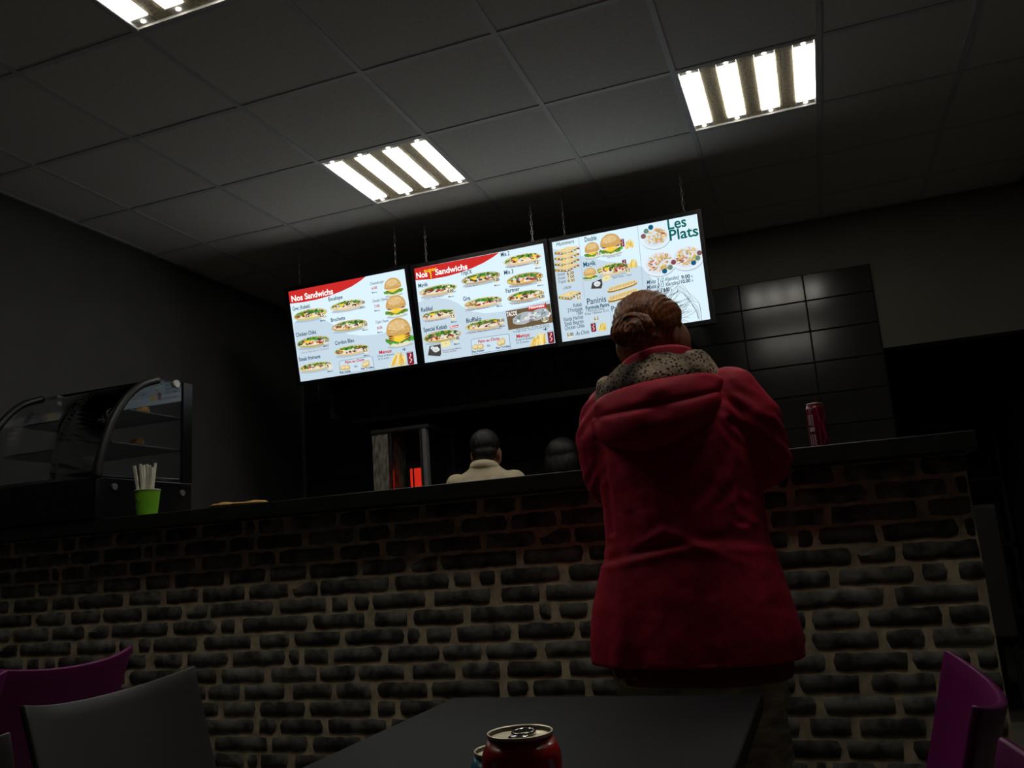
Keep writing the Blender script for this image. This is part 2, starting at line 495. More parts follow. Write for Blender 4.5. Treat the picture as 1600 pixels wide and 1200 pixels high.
# flat print of the three screens: text (string, u, v, width, height, ink, style), pictures and panels in screen units
BOARDS = [
 [
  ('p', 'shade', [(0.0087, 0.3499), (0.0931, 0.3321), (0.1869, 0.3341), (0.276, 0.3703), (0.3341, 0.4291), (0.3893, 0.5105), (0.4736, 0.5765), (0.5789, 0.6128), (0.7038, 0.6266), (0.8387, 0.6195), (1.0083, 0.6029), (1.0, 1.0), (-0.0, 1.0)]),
  ('p', 'red', [(-0.0, 0.0), (0.6757, -0.0022), (0.6264, 0.0348), (0.5492, 0.0751), (0.4543, 0.1061), (0.3503, 0.1297), (0.2374, 0.1424), (0.1155, 0.1429), (-0.0016, 0.1329)]),
  ('t', 'Nos Sandwichs', 0.0194, 0.1165, 0.3675, 0.0597, 'w', 'b'),
  ('t', 'Grec (Kebab)', 0.0167, 0.2155, 0.1563, 0.0391, 'k', 'm'),
  ('t', 'Escalope', 0.3392, 0.1847, 0.1217, 0.0386, 'k', 'm'),
  ('t', 'Brochette', 0.3358, 0.4113, 0.1223, 0.0387, 'k', 'm'),
  ('t', 'Chicken Chika', 0.0156, 0.5055, 0.1795, 0.0393, 'k', 'm'),
  ('t', 'Cordon Bleu', 0.3436, 0.6646, 0.1632, 0.0388, 'k', 'm'),
  ('t', 'Steak fromage', 0.0122, 0.776, 0.1896, 0.0394, 'k', 'm'),
  ('t', 'Cheeseburger', 0.7046, 0.1004, 0.1163, 0.0291, 'g', 'i'),
  ('t', 'Double Cheese', 0.7058, 0.287, 0.1256, 0.0291, 'g', 'i'),
  ('t', 'Triple Cheese', 0.7069, 0.5147, 0.1083, 0.0292, 'g', 'i'),
  ('t', '6.00', 0.7126, 0.1497, 0.0447, 0.0268, 'r', 'm'),
  ('t', 'Menu', 0.7098, 0.1901, 0.043, 0.0157, 'g', 'm'),
  ('t', '7.00', 0.7139, 0.3448, 0.0448, 0.0269, 'r', 'm'),
  ('t', 'Menu', 0.7111, 0.3854, 0.0431, 0.0157, 'g', 'm'),
  ('t', '8.00', 0.7121, 0.5764, 0.0448, 0.027, 'r', 'm'),
  ('t', 'Menu', 0.7093, 0.6171, 0.0431, 0.0158, 'g', 'm'),
  ('s', 0.1641, 0.2883, 0.1492, 0.0709, 0),
  ('d', 0.2657, 0.3307, 0.0242, 0.0274),
  ('t', '6.5', 0.2444, 0.337, 0.0356, 0.0274, 'k', 'b'),
  ('t', 'Menu', 0.2433, 0.3871, 0.0465, 0.016, 'g', 'm'),
  ('s', 0.4931, 0.2627, 0.1508, 0.0632, 1),
  ('d', 0.6149, 0.2716, 0.0235, 0.027),
  ('t', '7.00', 0.5941, 0.2791, 0.047, 0.027, 'k', 'b'),
  ('t', 'Menu', 0.5932, 0.3271, 0.0452, 0.0158, 'g', 'm'),
  ('s', 0.4845, 0.4812, 0.1529, 0.0657, 2),
  ('d', 0.6105, 0.5095, 0.0236, 0.0271),
  ('t', '7.00', 0.5898, 0.517, 0.047, 0.0271, 'k', 'b'),
  ('t', 'Menu', 0.5888, 0.5651, 0.0453, 0.0158, 'g', 'm'),
  ('s', 0.1569, 0.59, 0.1449, 0.0713, 3),
  ('d', 0.264, 0.609, 0.0242, 0.0275),
  ('t', '7.00', 0.2426, 0.6166, 0.0484, 0.0275, 'k', 'b'),
  ('t', 'Menu', 0.2416, 0.6655, 0.0466, 0.0161, 'g', 'm'),
  ('s', 0.4743, 0.7464, 0.1496, 0.0637, 4),
  ('d', 0.5934, 0.7813, 0.0236, 0.0272),
  ('t', '6.5', 0.5726, 0.7876, 0.0348, 0.0272, 'k', 'b'),
  ('t', 'Menu', 0.5716, 0.8371, 0.0454, 0.0159, 'g', 'm'),
  ('s', 0.1458, 0.8613, 0.1452, 0.0577, 5),
  ('d', 0.269, 0.8869, 0.0242, 0.0276),
  ('t', '5', 0.2476, 0.8914, 0.0157, 0.0276, 'k', 'b'),
  ('t', 'Menu', 0.2465, 0.9435, 0.0466, 0.0161, 'g', 'm'),
  ('t', 'Curry, Paprika ou Tandoori', 0.0406, 0.696, 0.2441, 0.0185, 'pk', ''),
  ('b', 0.8855, 0.158, 0.0777, 0.1021, 1, 11),
  ('b', 0.8895, 0.3616, 0.0927, 0.1201, 2, 12),
  ('b', 0.883, 0.6365, 0.1131, 0.1619, 3, 13),
  ('t', 'Menus:', 0.7024, 0.8382, 0.105, 0.0339, 'r', 'b'),
  ('t', 'Frites et Boisson', 0.6871, 0.8698, 0.1346, 0.0203, 'k', ''),
  ('t', '33 Cl inclus', 0.6856, 0.899, 0.0937, 0.0181, 'k', ''),
  ('t', '+', 0.8912, 0.851, 0.0354, 0.0403, 'k', ''),
  ('f', 0.8368, 0.9173, 0.0756, 0.0843, 3),
  ('c', 0.9481, 0.9272, 0.0265, 0.0716),
  ('p', 'edge', [(0.3544, 0.8539), (0.3744, 0.8402), (0.6299, 0.8428), (0.6436, 0.8571), (0.6449, 0.9904), (0.3486, 0.984)]),
  ('p', 'inner', [(0.3586, 0.8571), (0.3756, 0.8463), (0.6275, 0.8482), (0.6388, 0.8596), (0.64, 0.986), (0.354, 0.978)]),
  ('t', 'Pains au Choix', 0.4064, 0.8809, 0.1659, 0.0274, 'r', 'b'),
  ('o', 0.3835, 0.9215, 0.0277, 0.0275),
  ('o', 0.42, 0.9248, 0.0258, 0.0274),
  ('o', 0.5663, 0.9245, 0.0219, 0.0341),
  ('o', 0.5918, 0.9155, 0.02, 0.0363),
  ('t', 'OU', 0.4783, 0.9361, 0.0274, 0.0183, 'k', 'b'),
  ('t', 'Pain Kebab', 0.354, 0.9758, 0.0898, 0.0195, 'k', 'b'),
  ('t', 'Pain Tortillas', 0.5342, 0.9724, 0.1039, 0.0194, 'k', 'b'),
 ],
 [
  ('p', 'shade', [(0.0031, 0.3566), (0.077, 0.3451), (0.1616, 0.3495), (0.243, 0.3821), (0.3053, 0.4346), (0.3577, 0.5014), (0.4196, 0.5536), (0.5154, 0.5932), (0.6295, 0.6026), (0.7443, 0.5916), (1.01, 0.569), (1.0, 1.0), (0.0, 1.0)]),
  ('p', 'red', [(0.0, 0.0), (0.6715, 0.0032), (0.6215, 0.0384), (0.5447, 0.0773), (0.4515, 0.1095), (0.3501, 0.1315), (0.2487, 0.1441), (0.1392, 0.1429), (-0.0021, 0.1236)]),
  ('t', 'Nos', 0.0107, 0.1076, 0.0896, 0.0563, 'w', 'b'),
  ('t', 'Sandwichs', 0.1636, 0.1102, 0.2547, 0.056, 'w', 'b'),
  ('t', 'super', 0.0749, 0.0606, 0.1027, 0.0367, 'y', 'm'),
  ('p', 'y', [(0.1214, 0.0638), (0.1291, 0.0634), (0.13, 0.1331), (0.1232, 0.1326)]),
  ('t', 'Magik', 0.0176, 0.2081, 0.0773, 0.0413, 'k', 'm'),
  ('t', 'Radikal', 0.0178, 0.4656, 0.0921, 0.0417, 'k', 'm'),
  ('t', 'Special Kebab', 0.0184, 0.6781, 0.1884, 0.042, 'k', 'm'),
  ('t', "Tripl'X", 0.3601, 0.1638, 0.0885, 0.0407, 'k', 'm'),
  ('t', 'Giga', 0.3557, 0.4289, 0.0565, 0.0411, 'k', 'm'),
  ('t', 'Buffalo', 0.3599, 0.6563, 0.1171, 0.0414, 'k', 'm'),
  ('t', 'Mix 2', 0.6808, 0.0518, 0.065, 0.0399, 'k', 'm'),
  ('t', 'Mix 3', 0.6892, 0.2391, 0.0687, 0.0402, 'k', 'm'),
  ('t', 'Farmer', 0.6854, 0.4253, 0.1027, 0.0405, 'k', 'm'),
  ('s', 0.1678, 0.2678, 0.1513, 0.0628, 20),
  ('d', 0.2633, 0.3093, 0.0235, 0.0281),
  ('t', '8.00', 0.2425, 0.3163, 0.0452, 0.0281, 'k', 'b'),
  ('t', 'Menu', 0.2444, 0.3668, 0.0437, 0.0163, 'g', 'm'),
  ('t', '2 Viandes, Oeuf, Bacon', 0.0302, 0.3449, 0.1782, 0.0153, 'br', ''),
  ('s', 0.1469, 0.52, 0.1337, 0.0568, 21),
  ('d', 0.262, 0.5739, 0.0236, 0.0284),
  ('t', '7.5', 0.2412, 0.5797, 0.0339, 0.0284, 'k', 'b'),
  ('t', 'Menu', 0.2431, 0.6319, 0.0439, 0.0164, 'g', 'm'),
  ('t', '2 Viandes, Oeuf, Bacon', 0.0411, 0.5815, 0.1618, 0.0154, 'br', ''),
  ('s', 0.1589, 0.7512, 0.1492, 0.0727, 22),
  ('d', 0.2641, 0.8044, 0.0237, 0.0286),
  ('t', '7.00', 0.2432, 0.8115, 0.0456, 0.0286, 'k', 'b'),
  ('t', 'Menu', 0.2451, 0.8628, 0.0441, 0.0165, 'g', 'm'),
  ('s', 0.5085, 0.2261, 0.1518, 0.066, 23),
  ('d', 0.6224, 0.2806, 0.0228, 0.0276),
  ('t', '9.00', 0.6022, 0.2875, 0.0438, 0.0277, 'k', 'b'),
  ('t', 'Menu', 0.6044, 0.3372, 0.0424, 0.016, 'g', 'm'),
  ('t', '2 Viandes, Bacon', 0.3682, 0.2983, 0.1157, 0.0151, 'br', ''),
  ('s', 0.5011, 0.4757, 0.1476, 0.0602, 24),
  ('d', 0.6218, 0.4937, 0.0229, 0.0278),
  ('t', '8.00', 0.6016, 0.5007, 0.044, 0.0279, 'k', 'b'),
  ('t', 'Menu', 0.6038, 0.5507, 0.0425, 0.0161, 'g', 'm'),
  ('t', '2 Viandes, Oeuf, Bacon', 0.3626, 0.5407, 0.182, 0.0152, 'br', ''),
  ('s', 0.4988, 0.7066, 0.1514, 0.0629, 25),
  ('d', 0.6246, 0.6981, 0.0229, 0.028),
  ('t', '8.00', 0.6043, 0.7051, 0.0441, 0.0281, 'k', 'b'),
  ('t', 'Menu', 0.6065, 0.7554, 0.0427, 0.0162, 'g', 'm'),
  ('t', '2 Viandes, Oeuf, Bacon, Fromage', 0.3455, 0.7722, 0.2734, 0.0153, 'br', ''),
  ('s', 0.8323, 0.1156, 0.1411, 0.0628, 26),
  ('d', 0.9371, 0.1842, 0.0221, 0.0272),
  ('t', '7.5', 0.9176, 0.1897, 0.0318, 0.0272, 'k', 'b'),
  ('t', 'Menu', 0.9199, 0.2399, 0.0412, 0.0157, 'g', 'm'),
  ('t', '2 Viandes, Oeuf, Bacon', 0.7146, 0.1816, 0.1638, 0.0148, 'br', ''),
  ('s', 0.8358, 0.3146, 0.1352, 0.0695, 27),
  ('d', 0.9388, 0.3598, 0.0222, 0.0273),
  ('t', '8.5', 0.9192, 0.3654, 0.0318, 0.0274, 'k', 'b'),
  ('t', 'Menu', 0.9216, 0.4158, 0.0413, 0.0158, 'g', 'm'),
  ('t', '2 Viandes, Oeuf, Bacon', 0.718, 0.3782, 0.1603, 0.0149, 'br', ''),
  ('s', 0.8255, 0.4869, 0.1372, 0.0636, 28),
  ('d', 0.9387, 0.5294, 0.0222, 0.0275),
  ('t', '8.00', 0.9191, 0.5363, 0.0428, 0.0275, 'k', 'b'),
  ('t', '2 Viandes, Oeuf, Bacon', 0.7152, 0.5539, 0.1568, 0.015, 'br', ''),
  ('p', 'red', [(0.2265, 0.6644), (0.2976, 0.6617), (0.2971, 0.6861), (0.2278, 0.6871)]),
  ('t', 'Nouveau !', 0.2298, 0.6821, 0.0761, 0.0154, 'w', 'b'),
  ('p', 'board', [(0.0507, 0.8339), (0.1395, 0.8294), (0.1358, 0.9304), (0.125, 0.9543), (0.0288, 0.926)]),
  ('o2', 0.0981, 0.8775, 0.0292, 0.0311),
  ('o2', 0.0744, 0.8557, 0.0172, 0.0178),
  ('ch', 0.1793, 0.8319, 0.0375, 0.0397),
  ('t', 'Sauce Fromage Maison', 0.149, 0.9079, 0.1477, 0.0155, 'br', ''),
  ('t', 'Viande Hachee', 0.1487, 0.9281, 0.1091, 0.0155, 'br', ''),
  ('p', 'wood', [(0.6659, 0.6072), (0.9953, 0.6055), (0.9986, 0.7953), (0.6698, 0.8)]),
  ('w', 0.7914, 0.7053, 0.0925, 0.0557, 1),
  ('w', 0.9088, 0.6926, 0.0757, 0.0532, 2),
  ('p', 'wh', [(0.897, 0.6412), (0.941, 0.64), (0.9957, 0.7006), (0.9728, 0.7389), (0.9162, 0.6996)]),
  ('t', 'TACOS', 0.6691, 0.663, 0.0791, 0.0408, 'w', 'b'),
  ('p', 'red', [(0.831, 0.5964), (0.9587, 0.5975), (0.9604, 0.6356), (0.8357, 0.6366)]),
  ('t', 'Nouveau', 0.8397, 0.6248, 0.1121, 0.0288, 'w', 'b'),
  ('t', '!', 0.9597, 0.6245, 0.008, 0.036, 'r', 'b'),
  ('d', 0.9462, 0.7538, 0.0255, 0.0256),
  ('t', '8.00', 0.923, 0.7635, 0.0455, 0.0278, 'k', 'b'),
  ('t', 'Une Viande - Frites et Sauce', 0.7255, 0.8168, 0.2451, 0.0162, 'g', ''),
  ('t', 'Fromage Fondu - Frites et Creme Fraiche', 0.7035, 0.8351, 0.2698, 0.0162, 'g', ''),
  ('t', 'Menus:', 0.7228, 0.8943, 0.1015, 0.0346, 'r', 'b'),
  ('t', 'Frites et Boisson', 0.7163, 0.9227, 0.134, 0.0206, 'k', ''),
  ('t', '33 Cl inclus', 0.7164, 0.9515, 0.0935, 0.0184, 'k', ''),
  ('t', '+', 0.9239, 0.8722, 0.0337, 0.0407, 'k', ''),
  ('f', 0.8732, 0.9357, 0.0682, 0.0806, 5),
  ('c', 0.9717, 0.9342, 0.0223, 0.0621),
  ('p', 'edge', [(0.3768, 0.8411), (0.3946, 0.8291), (0.6588, 0.833), (0.6724, 0.8468), (0.6716, 0.9903), (0.3719, 0.9879)]),
  ('p', 'inner', [(0.3807, 0.8441), (0.3966, 0.8351), (0.6559, 0.839), (0.6672, 0.8502), (0.6672, 0.9849), (0.3766, 0.9821)]),
  ('t', 'Pains au Choix', 0.4333, 0.8808, 0.1641, 0.0274, 'r', 'b'),
  ('o', 0.4075, 0.9178, 0.0268, 0.0285),
  ('o', 0.4466, 0.9201, 0.025, 0.0285),
  ('o', 0.5944, 0.9147, 0.0214, 0.0327),
  ('o', 0.6182, 0.9052, 0.0197, 0.037),
  ('t', 'OU', 0.4953, 0.9331, 0.0249, 0.0186, 'k', 'b'),
  ('t', 'Pain Kebab', 0.3791, 0.9716, 0.0914, 0.0198, 'k', 'b'),
  ('t', 'Pain Tortillas', 0.5615, 0.9702, 0.1046, 0.0197, 'k', 'b'),
 ],
 [
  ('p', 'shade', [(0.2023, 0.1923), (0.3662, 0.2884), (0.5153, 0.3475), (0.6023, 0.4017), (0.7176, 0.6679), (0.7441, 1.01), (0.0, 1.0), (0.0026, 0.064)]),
  ('p', 'line', [(0.1906, -0.0001), (0.1938, -0.0004), (0.1891, 0.6205), (0.186, 0.6198)]),
  ('p', 'line', [(0.6018, -0.0005), (0.6056, -0.0005), (0.5941, 0.606), (0.5904, 0.6051)]),
  ('p', 'line', [(0.356, 0.7255), (0.359, 0.7262), (0.3508, 0.9841), (0.3478, 0.9834)]),
  ('t', 'Hummers', 0.0281, 0.0475, 0.1308, 0.0369, 'k', 'i'),
  ('h', 0.0988, 0.1052, 0.0884, 0.0476, 0),
  ('h', 0.0941, 0.1616, 0.0885, 0.0477, 1),
  ('h', 0.0894, 0.2181, 0.0886, 0.0478, 2),
  ('h', 0.0847, 0.2746, 0.0887, 0.0478, 3),
  ('t', 'Simple', 0.0133, 0.3451, 0.0559, 0.0262, 'g', 'i'),
  ('p', 'cream', [(0.0828, 0.3263), (0.1358, 0.3282), (0.1348, 0.359), (0.0824, 0.3596)]),
  ('t', '6.00', 0.0829, 0.3537, 0.0507, 0.0283, 'k', 'm'),
  ('t', 'Double', 0.0141, 0.3831, 0.0551, 0.0262, 'g', 'i'),
  ('p', 'cream', [(0.0821, 0.3628), (0.1351, 0.3647), (0.1342, 0.3955), (0.0817, 0.3961)]),
  ('t', '7.00', 0.083, 0.3903, 0.05, 0.0283, 'k', 'm'),
  ('t', 'Triple', 0.0149, 0.4211, 0.0544, 0.0263, 'g', 'i'),
  ('p', 'cream', [(0.0814, 0.3994), (0.1345, 0.4011), (0.1335, 0.432), (0.081, 0.4327)]),
  ('t', '8.00', 0.0832, 0.4269, 0.0492, 0.0284, 'k', 'm'),
  ('t', 'CROK', 0.0468, 0.4884, 0.0599, 0.0241, 'k', 'i'),
  ('h', 0.0841, 0.5492, 0.0778, 0.0525, 7),
  ('d', 0.1488, 0.6022, 0.019, 0.0218),
  ('t', '3.5', 0.1347, 0.6099, 0.027, 0.0262, 'k', 'm'),
  ('t', 'Kebab', 0.1051, 0.68, 0.0593, 0.0372, 'k', ''),
  ('t', '3 Fromage', 0.0611, 0.7209, 0.1039, 0.0373, 'k', ''),
  ('t', 'Thon', 0.1175, 0.7607, 0.0475, 0.0372, 'k', ''),
  ('t', 'Viande Hachee', 0.0224, 0.8021, 0.1415, 0.0374, 'k', ''),
  ('t', 'Steak Boursin', 0.0292, 0.8449, 0.1335, 0.0375, 'k', ''),
  ('t', 'Chicken Chika', 0.028, 0.8872, 0.1383, 0.0375, 'k', ''),
  ('d', 0.0607, 0.9456, 0.024, 0.0243),
  ('t', '5.00', 0.0384, 0.9524, 0.0457, 0.0287, 'k', 'b'),
  ('t', 'Au Choix', 0.0998, 0.9556, 0.0966, 0.0374, 'k', 'i'),
  ('t', 'Double', 0.2328, 0.0591, 0.0836, 0.043, 't', 'm'),
  ('b', 0.2762, 0.1506, 0.0576, 0.0859, 1, 31),
  ('b', 0.4078, 0.1264, 0.0798, 0.1131, 2, 32),
  ('c', 0.4876, 0.1361, 0.0137, 0.0404),
  ('f', 0.5341, 0.1568, 0.038, 0.051, 8),
  ('d', 0.3187, 0.2031, 0.0171, 0.0215),
  ('t', '9.5', 0.3056, 0.2119, 0.0264, 0.0258, 'k', 'm'),
  ('t', 'Steak Salade Oignon', 0.3747, 0.2599, 0.0955, 0.015, 'g', ''),
  ('t', 'Magik', 0.2047, 0.3037, 0.0882, 0.0454, 't', 'm'),
  ('s', 0.4019, 0.3739, 0.1151, 0.0708, 41),
  ('b', 0.2435, 0.379, 0.05, 0.0649, 1, 33),
  ('c', 0.4857, 0.3347, 0.0138, 0.0363),
  ('f', 0.5378, 0.3531, 0.0395, 0.0511, 9),
  ('d', 0.5059, 0.4192, 0.0183, 0.0214),
  ('t', '9.5', 0.4892, 0.4265, 0.0305, 0.0257, 'k', 'm'),
  ('p', 'board', [(0.2518, 0.4693), (0.3185, 0.4468), (0.3225, 0.5028), (0.3109, 0.5408), (0.2393, 0.5271)]),
  ('o2', 0.2878, 0.489, 0.0234, 0.026),
  ('ch', 0.3532, 0.4497, 0.0294, 0.0302),
  ('t', 'Salade Tomate - 1 Sauce', 0.3946, 0.4663, 0.1304, 0.0172, 'g', ''),
  ('n', 0.4532, 0.5528, 0.1033, 0.0387),
  ('n', 0.4501, 0.6397, 0.1034, 0.0452),
  ('t', 'Paninis', 0.2019, 0.6756, 0.1333, 0.0566, 'k', ''),
  ('t', 'Formule Panini', 0.1885, 0.7248, 0.1644, 0.0349, 't', 'b'),
  ('t', '1 Panini au Choix', 0.192, 0.7492, 0.1231, 0.0218, 'g', ''),
  ('t', 'Frites + Boisson 33 Cl', 0.1795, 0.7753, 0.1632, 0.0219, 'g', ''),
  ('d', 0.2524, 0.8293, 0.0204, 0.0196),
  ('t', '6.5', 0.2374, 0.8389, 0.0314, 0.0284, 'k', 'm'),
  ('c', 0.2269, 0.9014, 0.0173, 0.0459),
  ('f', 0.2836, 0.9084, 0.0391, 0.048, 6),
  ('t', 'Panini', 0.364, 0.779, 0.0945, 0.0477, 'k', ''),
  ('t', '3.5', 0.3708, 0.8694, 0.0327, 0.0282, 'k', 'm'),
  ('t', 'Les', 0.8019, 0.0959, 0.1231, 0.0962, 'dg', 'm'),
  ('t', 'Plats', 0.8049, 0.2034, 0.1889, 0.0964, 'dg', 'm'),
  ('pl', 0.7145, 0.1476, 0.0982, 0.1093, 1),
  ('pl', 0.9032, 0.3908, 0.1097, 0.1193, 3),
  ('pl', 0.7201, 0.3985, 0.1117, 0.1225, 2),
  ('dot', 0.6904, 0.0414, 0.0172, 0.0242, 'bl'),
  ('dot', 0.6567, 0.0701, 0.0173, 0.0242, 'gr'),
  ('dot', 0.6345, 0.1138, 0.0173, 0.0243, 'bn'),
  ('dot', 0.8114, 0.4127, 0.0171, 0.0242, 'rd'),
  ('dot', 0.7859, 0.4557, 0.0171, 0.0243, 'gr'),
  ('dot', 0.7467, 0.4816, 0.0172, 0.0243, 'bl'),
  ('dot', 0.9839, 0.3686, 0.0168, 0.024, 'bn'),
  ('dot', 0.9697, 0.4139, 0.0168, 0.024, 'gr'),
  ('dot', 0.9391, 0.451, 0.0168, 0.0241, 'bl'),
  ('t', 'Mixte 1 (2 Viandes)', 0.6189, 0.5783, 0.2158, 0.0362, 'k', 'i'),
  ('t', '9.00', 0.8491, 0.5844, 0.0566, 0.0316, 'k', 'b'),
  ('t', '€', 0.9131, 0.5856, 0.0095, 0.0189, 'k', ''),
  ('t', 'Mixte 2 (3 Viandes)', 0.6153, 0.6261, 0.2203, 0.0363, 'k', 'i'),
  ('t', '10.00', 0.843, 0.6254, 0.0619, 0.0317, 'k', 'b'),
  ('t', '€', 0.9137, 0.6265, 0.0095, 0.0189, 'k', ''),
  ('t', 'Mixte 3', 0.6113, 0.6769, 0.1056, 0.0363, 'k', 'i'),
  ('t', '8.00', 0.723, 0.6758, 0.0426, 0.0319, 'k', 'b'),
  ('t', '€', 0.7727, 0.681, 0.0097, 0.0191, 'k', ''),
 ],
]

# ------------------------------------------------------------------ hanging menu screens
def paint_mat():
    m = emit('lit print', (1, 1, 1), SCREEN_POWER, sample=False)
    nt = m.node_tree
    a = nt.nodes.new('ShaderNodeVertexColor')
    a.layer_name = 'Col'
    nt.links.new(a.outputs[0], [n for n in nt.nodes if n.type == 'EMISSION'][0].inputs[0])
    return m
M_paint = paint_mat()
M_screen = emit('lit screen', lin(220, 242, 252), SCREEN_POWER)
SCOL = dict(k=(22, 58, 84), g=(78, 88, 98), r=(192, 25, 48), w=(255, 255, 255), y=(252, 222, 40), pk=(170, 115, 135), br=(130, 62, 74), t=(18, 82, 104), dg=(14, 98, 92),
            red=(205, 45, 42), shade=(197, 217, 230), edge=(140, 160, 185), inner=(205, 224, 236), board=(70, 66, 66), wood=(108, 88, 62), wh=(228, 232, 236), line=(170, 190, 205), cream=(246, 232, 190),
            bl=(20, 90, 122), gr=(104, 138, 118), bn=(128, 92, 92), rd=(132, 70, 82))
M_ink = {}
def ink(c):
    if c not in M_ink: M_ink[c] = emit('lit ink ' + c, lin(*SCOL[c]), SCREEN_POWER, sample=False)
    return M_ink[c]

class Paint:
    def __init__(s, W, H, depth): s.W, s.H, s.d, s.P = W, H, depth, []
    def poly(s, pts, c): s.P.append((pts, c))
    def blob(s, u, v, ru, rv, c, n=10, j=0.0, rot=0.0, rnd=random):
        pts = []
        for i in range(n):
            a = 2 * math.pi * i / n
            q = 1 + rnd.uniform(-j, j)
            x, y = ru * math.cos(a) * q, rv * math.sin(a) * q
            pts.append((u + x * math.cos(rot) - y * math.sin(rot), v + x * math.sin(rot) + y * math.cos(rot)))
        s.poly(pts, c)
    def build(s, name, parent):
        V, F, C = [], [], []
        for i, (pts, c) in enumerate(s.P):
            n = len(V)
            y = -(s.d + i * 8e-6)
            for u, v in pts:
                u, v = min(max(u, 0), 1), min(max(v, 0), 1)
                V.append(((u - .5) * s.W, y, (.5 - v) * s.H))
            F.append(tuple(range(n, n + len(pts))))
            C += [(*lin(*c), 1)] * len(pts)
        me = to_mesh((V, F), name)
        at = me.color_attributes.new('Col', 'FLOAT_COLOR', 'CORNER')
        at.data.foreach_set('color', [q for c in C for q in c])
        return link(name, me, parent, M_paint)

def jit(c, r, d=18):
    return tuple(max(0, min(255, x + r.randint(-d, d))) for x in c)

def p_sandwich(p, u, v, a, b, seed):
    r = random.Random(seed)
    A = p.W / p.H
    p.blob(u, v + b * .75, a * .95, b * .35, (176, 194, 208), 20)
    style = seed % 5
    bread = [(214, 190, 132), (226, 206, 158), (196, 166, 106), (186, 170, 120), (222, 198, 140)][style]
    p.blob(u, v, a, b * .82, bread, 26, .02)
    p.blob(u, v + b * .1, a * .93, b * .66, (236, 228, 206), 22, .03)
    for i in range(16):          # lettuce
        t = -1 + 2 * (i + .5) / 16
        p.blob(u + a * .86 * t, v - b * (.42 * (1 - t * t) - .02) + r.uniform(-.1, .1) * b, a * .1, b * .3, jit([(70, 130, 50), (96, 150, 60), (50, 105, 50)][i % 3], r), 7, .3, rnd=r)
    pal = [(120, 74, 62), (168, 60, 48), (222, 210, 196), (240, 206, 70), (146, 110, 84), (90, 60, 56), (232, 222, 210), (196, 150, 96)]
    for i in range(34):
        t = r.uniform(-.85, .85)
        p.blob(u + a * t, v + b * r.uniform(-.28, .34) * (1 - .6 * t * t), a * r.uniform(.05, .13), b * r.uniform(.1, .22), jit(pal[(i * 3 + seed + r.randint(0, 2)) % 8], r), 7, .35, r.uniform(-.4, .4), r)
    if style in (1, 3): p.poly([(u - a * .55, v - b * .3), (u - a * .15, v - b * .42), (u - a * .3, v + b * .2)], (244, 208, 64))
    pts = []                     # lower bread lip
    for i in range(17):
        t = -1 + 2 * i / 16
        pts.append((u + a * t, v + b * .80 * math.sqrt(max(0, 1 - t * t))))
    for i in range(17):
        t = 1 - 2 * i / 16
        pts.append((u + a * t * .97, v + b * (.46 * math.sqrt(max(0, 1 - t * t)) + .04)))
    p.poly(pts, jit(bread, r, 10))

def p_burger(p, u, v, a, b, n, seed):
    r = random.Random(seed)
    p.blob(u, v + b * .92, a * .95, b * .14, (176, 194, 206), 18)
    p.blob(u, v + b * .72, a * .82, b * .24, (232, 226, 196), 20)
    for i in range(18):
        t = -1 + 2 * i / 17
        p.blob(u + a * .9 * t, v + b * (.62 - .10 * t * t + r.uniform(-.06, .06)), a * .14, b * .15, jit((84, 152, 56), r), 7, .3, rnd=r)
    h0 = .48
    for k in range(n):
        z = h0 - k * .26 / max(1, n - 1) if n > 1 else h0 - .1
        p.blob(u, v + b * z, a * .80, b * .11, jit((112, 74, 50), r, 8), 18, .03)
        p.poly([(u - a * .86, v + b * (z - .10)), (u + a * .86, v + b * (z - .12)), (u + a * .5, v + b * (z + .02)), (u - a * .05, v + b * (z + .22)), (u - a * .5, v + b * (z + .02))], (248, 206, 66))
    p.blob(u, v + b * .12, a * .84, b * .13, (150, 56, 46), 18, .04)
    p.blob(u + a * .5, v + b * .08, a * .35, b * .08, (70, 48, 92), 12, .1)
    pts = [(u + a * .9 * math.cos(math.pi * i / 20), v + b * .12 - b * 1.02 * math.sin(math.pi * i / 20) ** .8) for i in range(21)]
    pts += [(u - a * .9 + a * 1.8 * i / 10, v + b * (.12 + .12 * math.sin(math.pi * i / 10))) for i in range(1, 10)]
    p.poly(pts, (206, 164, 98))
    p.blob(u - a * .05, v - b * .42, a * .62, b * .34, (222, 188, 130), 18)
    for i in range(46):
        t, s = r.uniform(-.72, .72), r.uniform(0, 1)
        p.blob(u + a * t, v - b * (.02 + .74 * s * (1 - t * t)), a * .035, b * .03, jit((240, 220, 178), r, 10), 5, .1, r.uniform(0, 3), r)

def p_fries(p, u, v, a, b, seed):
    r = random.Random(seed)
    for i in range(34):
        t = r.uniform(-1, 1)
        x0, y0 = u + a * t * .9, v + b * r.uniform(.55, .98)
        x1, y1 = u + a * (.25 + t * .55) + r.uniform(-.2, .2) * a, v - b * r.uniform(-.1, .95) * (1 - .5 * abs(t))
        dx, dy = x1 - x0, y1 - y0
        L = math.hypot(dx, dy) or 1
        w = a * .055
        p.poly([(x0 - dy / L * w, y0 + dx / L * w), (x0 + dy / L * w, y0 - dx / L * w), (x1 + dy / L * w, y1 - dx / L * w), (x1 - dy / L * w, y1 + dx / L * w)], jit([(238, 204, 96), (250, 228, 150), (214, 170, 66)][i % 3], r, 12))

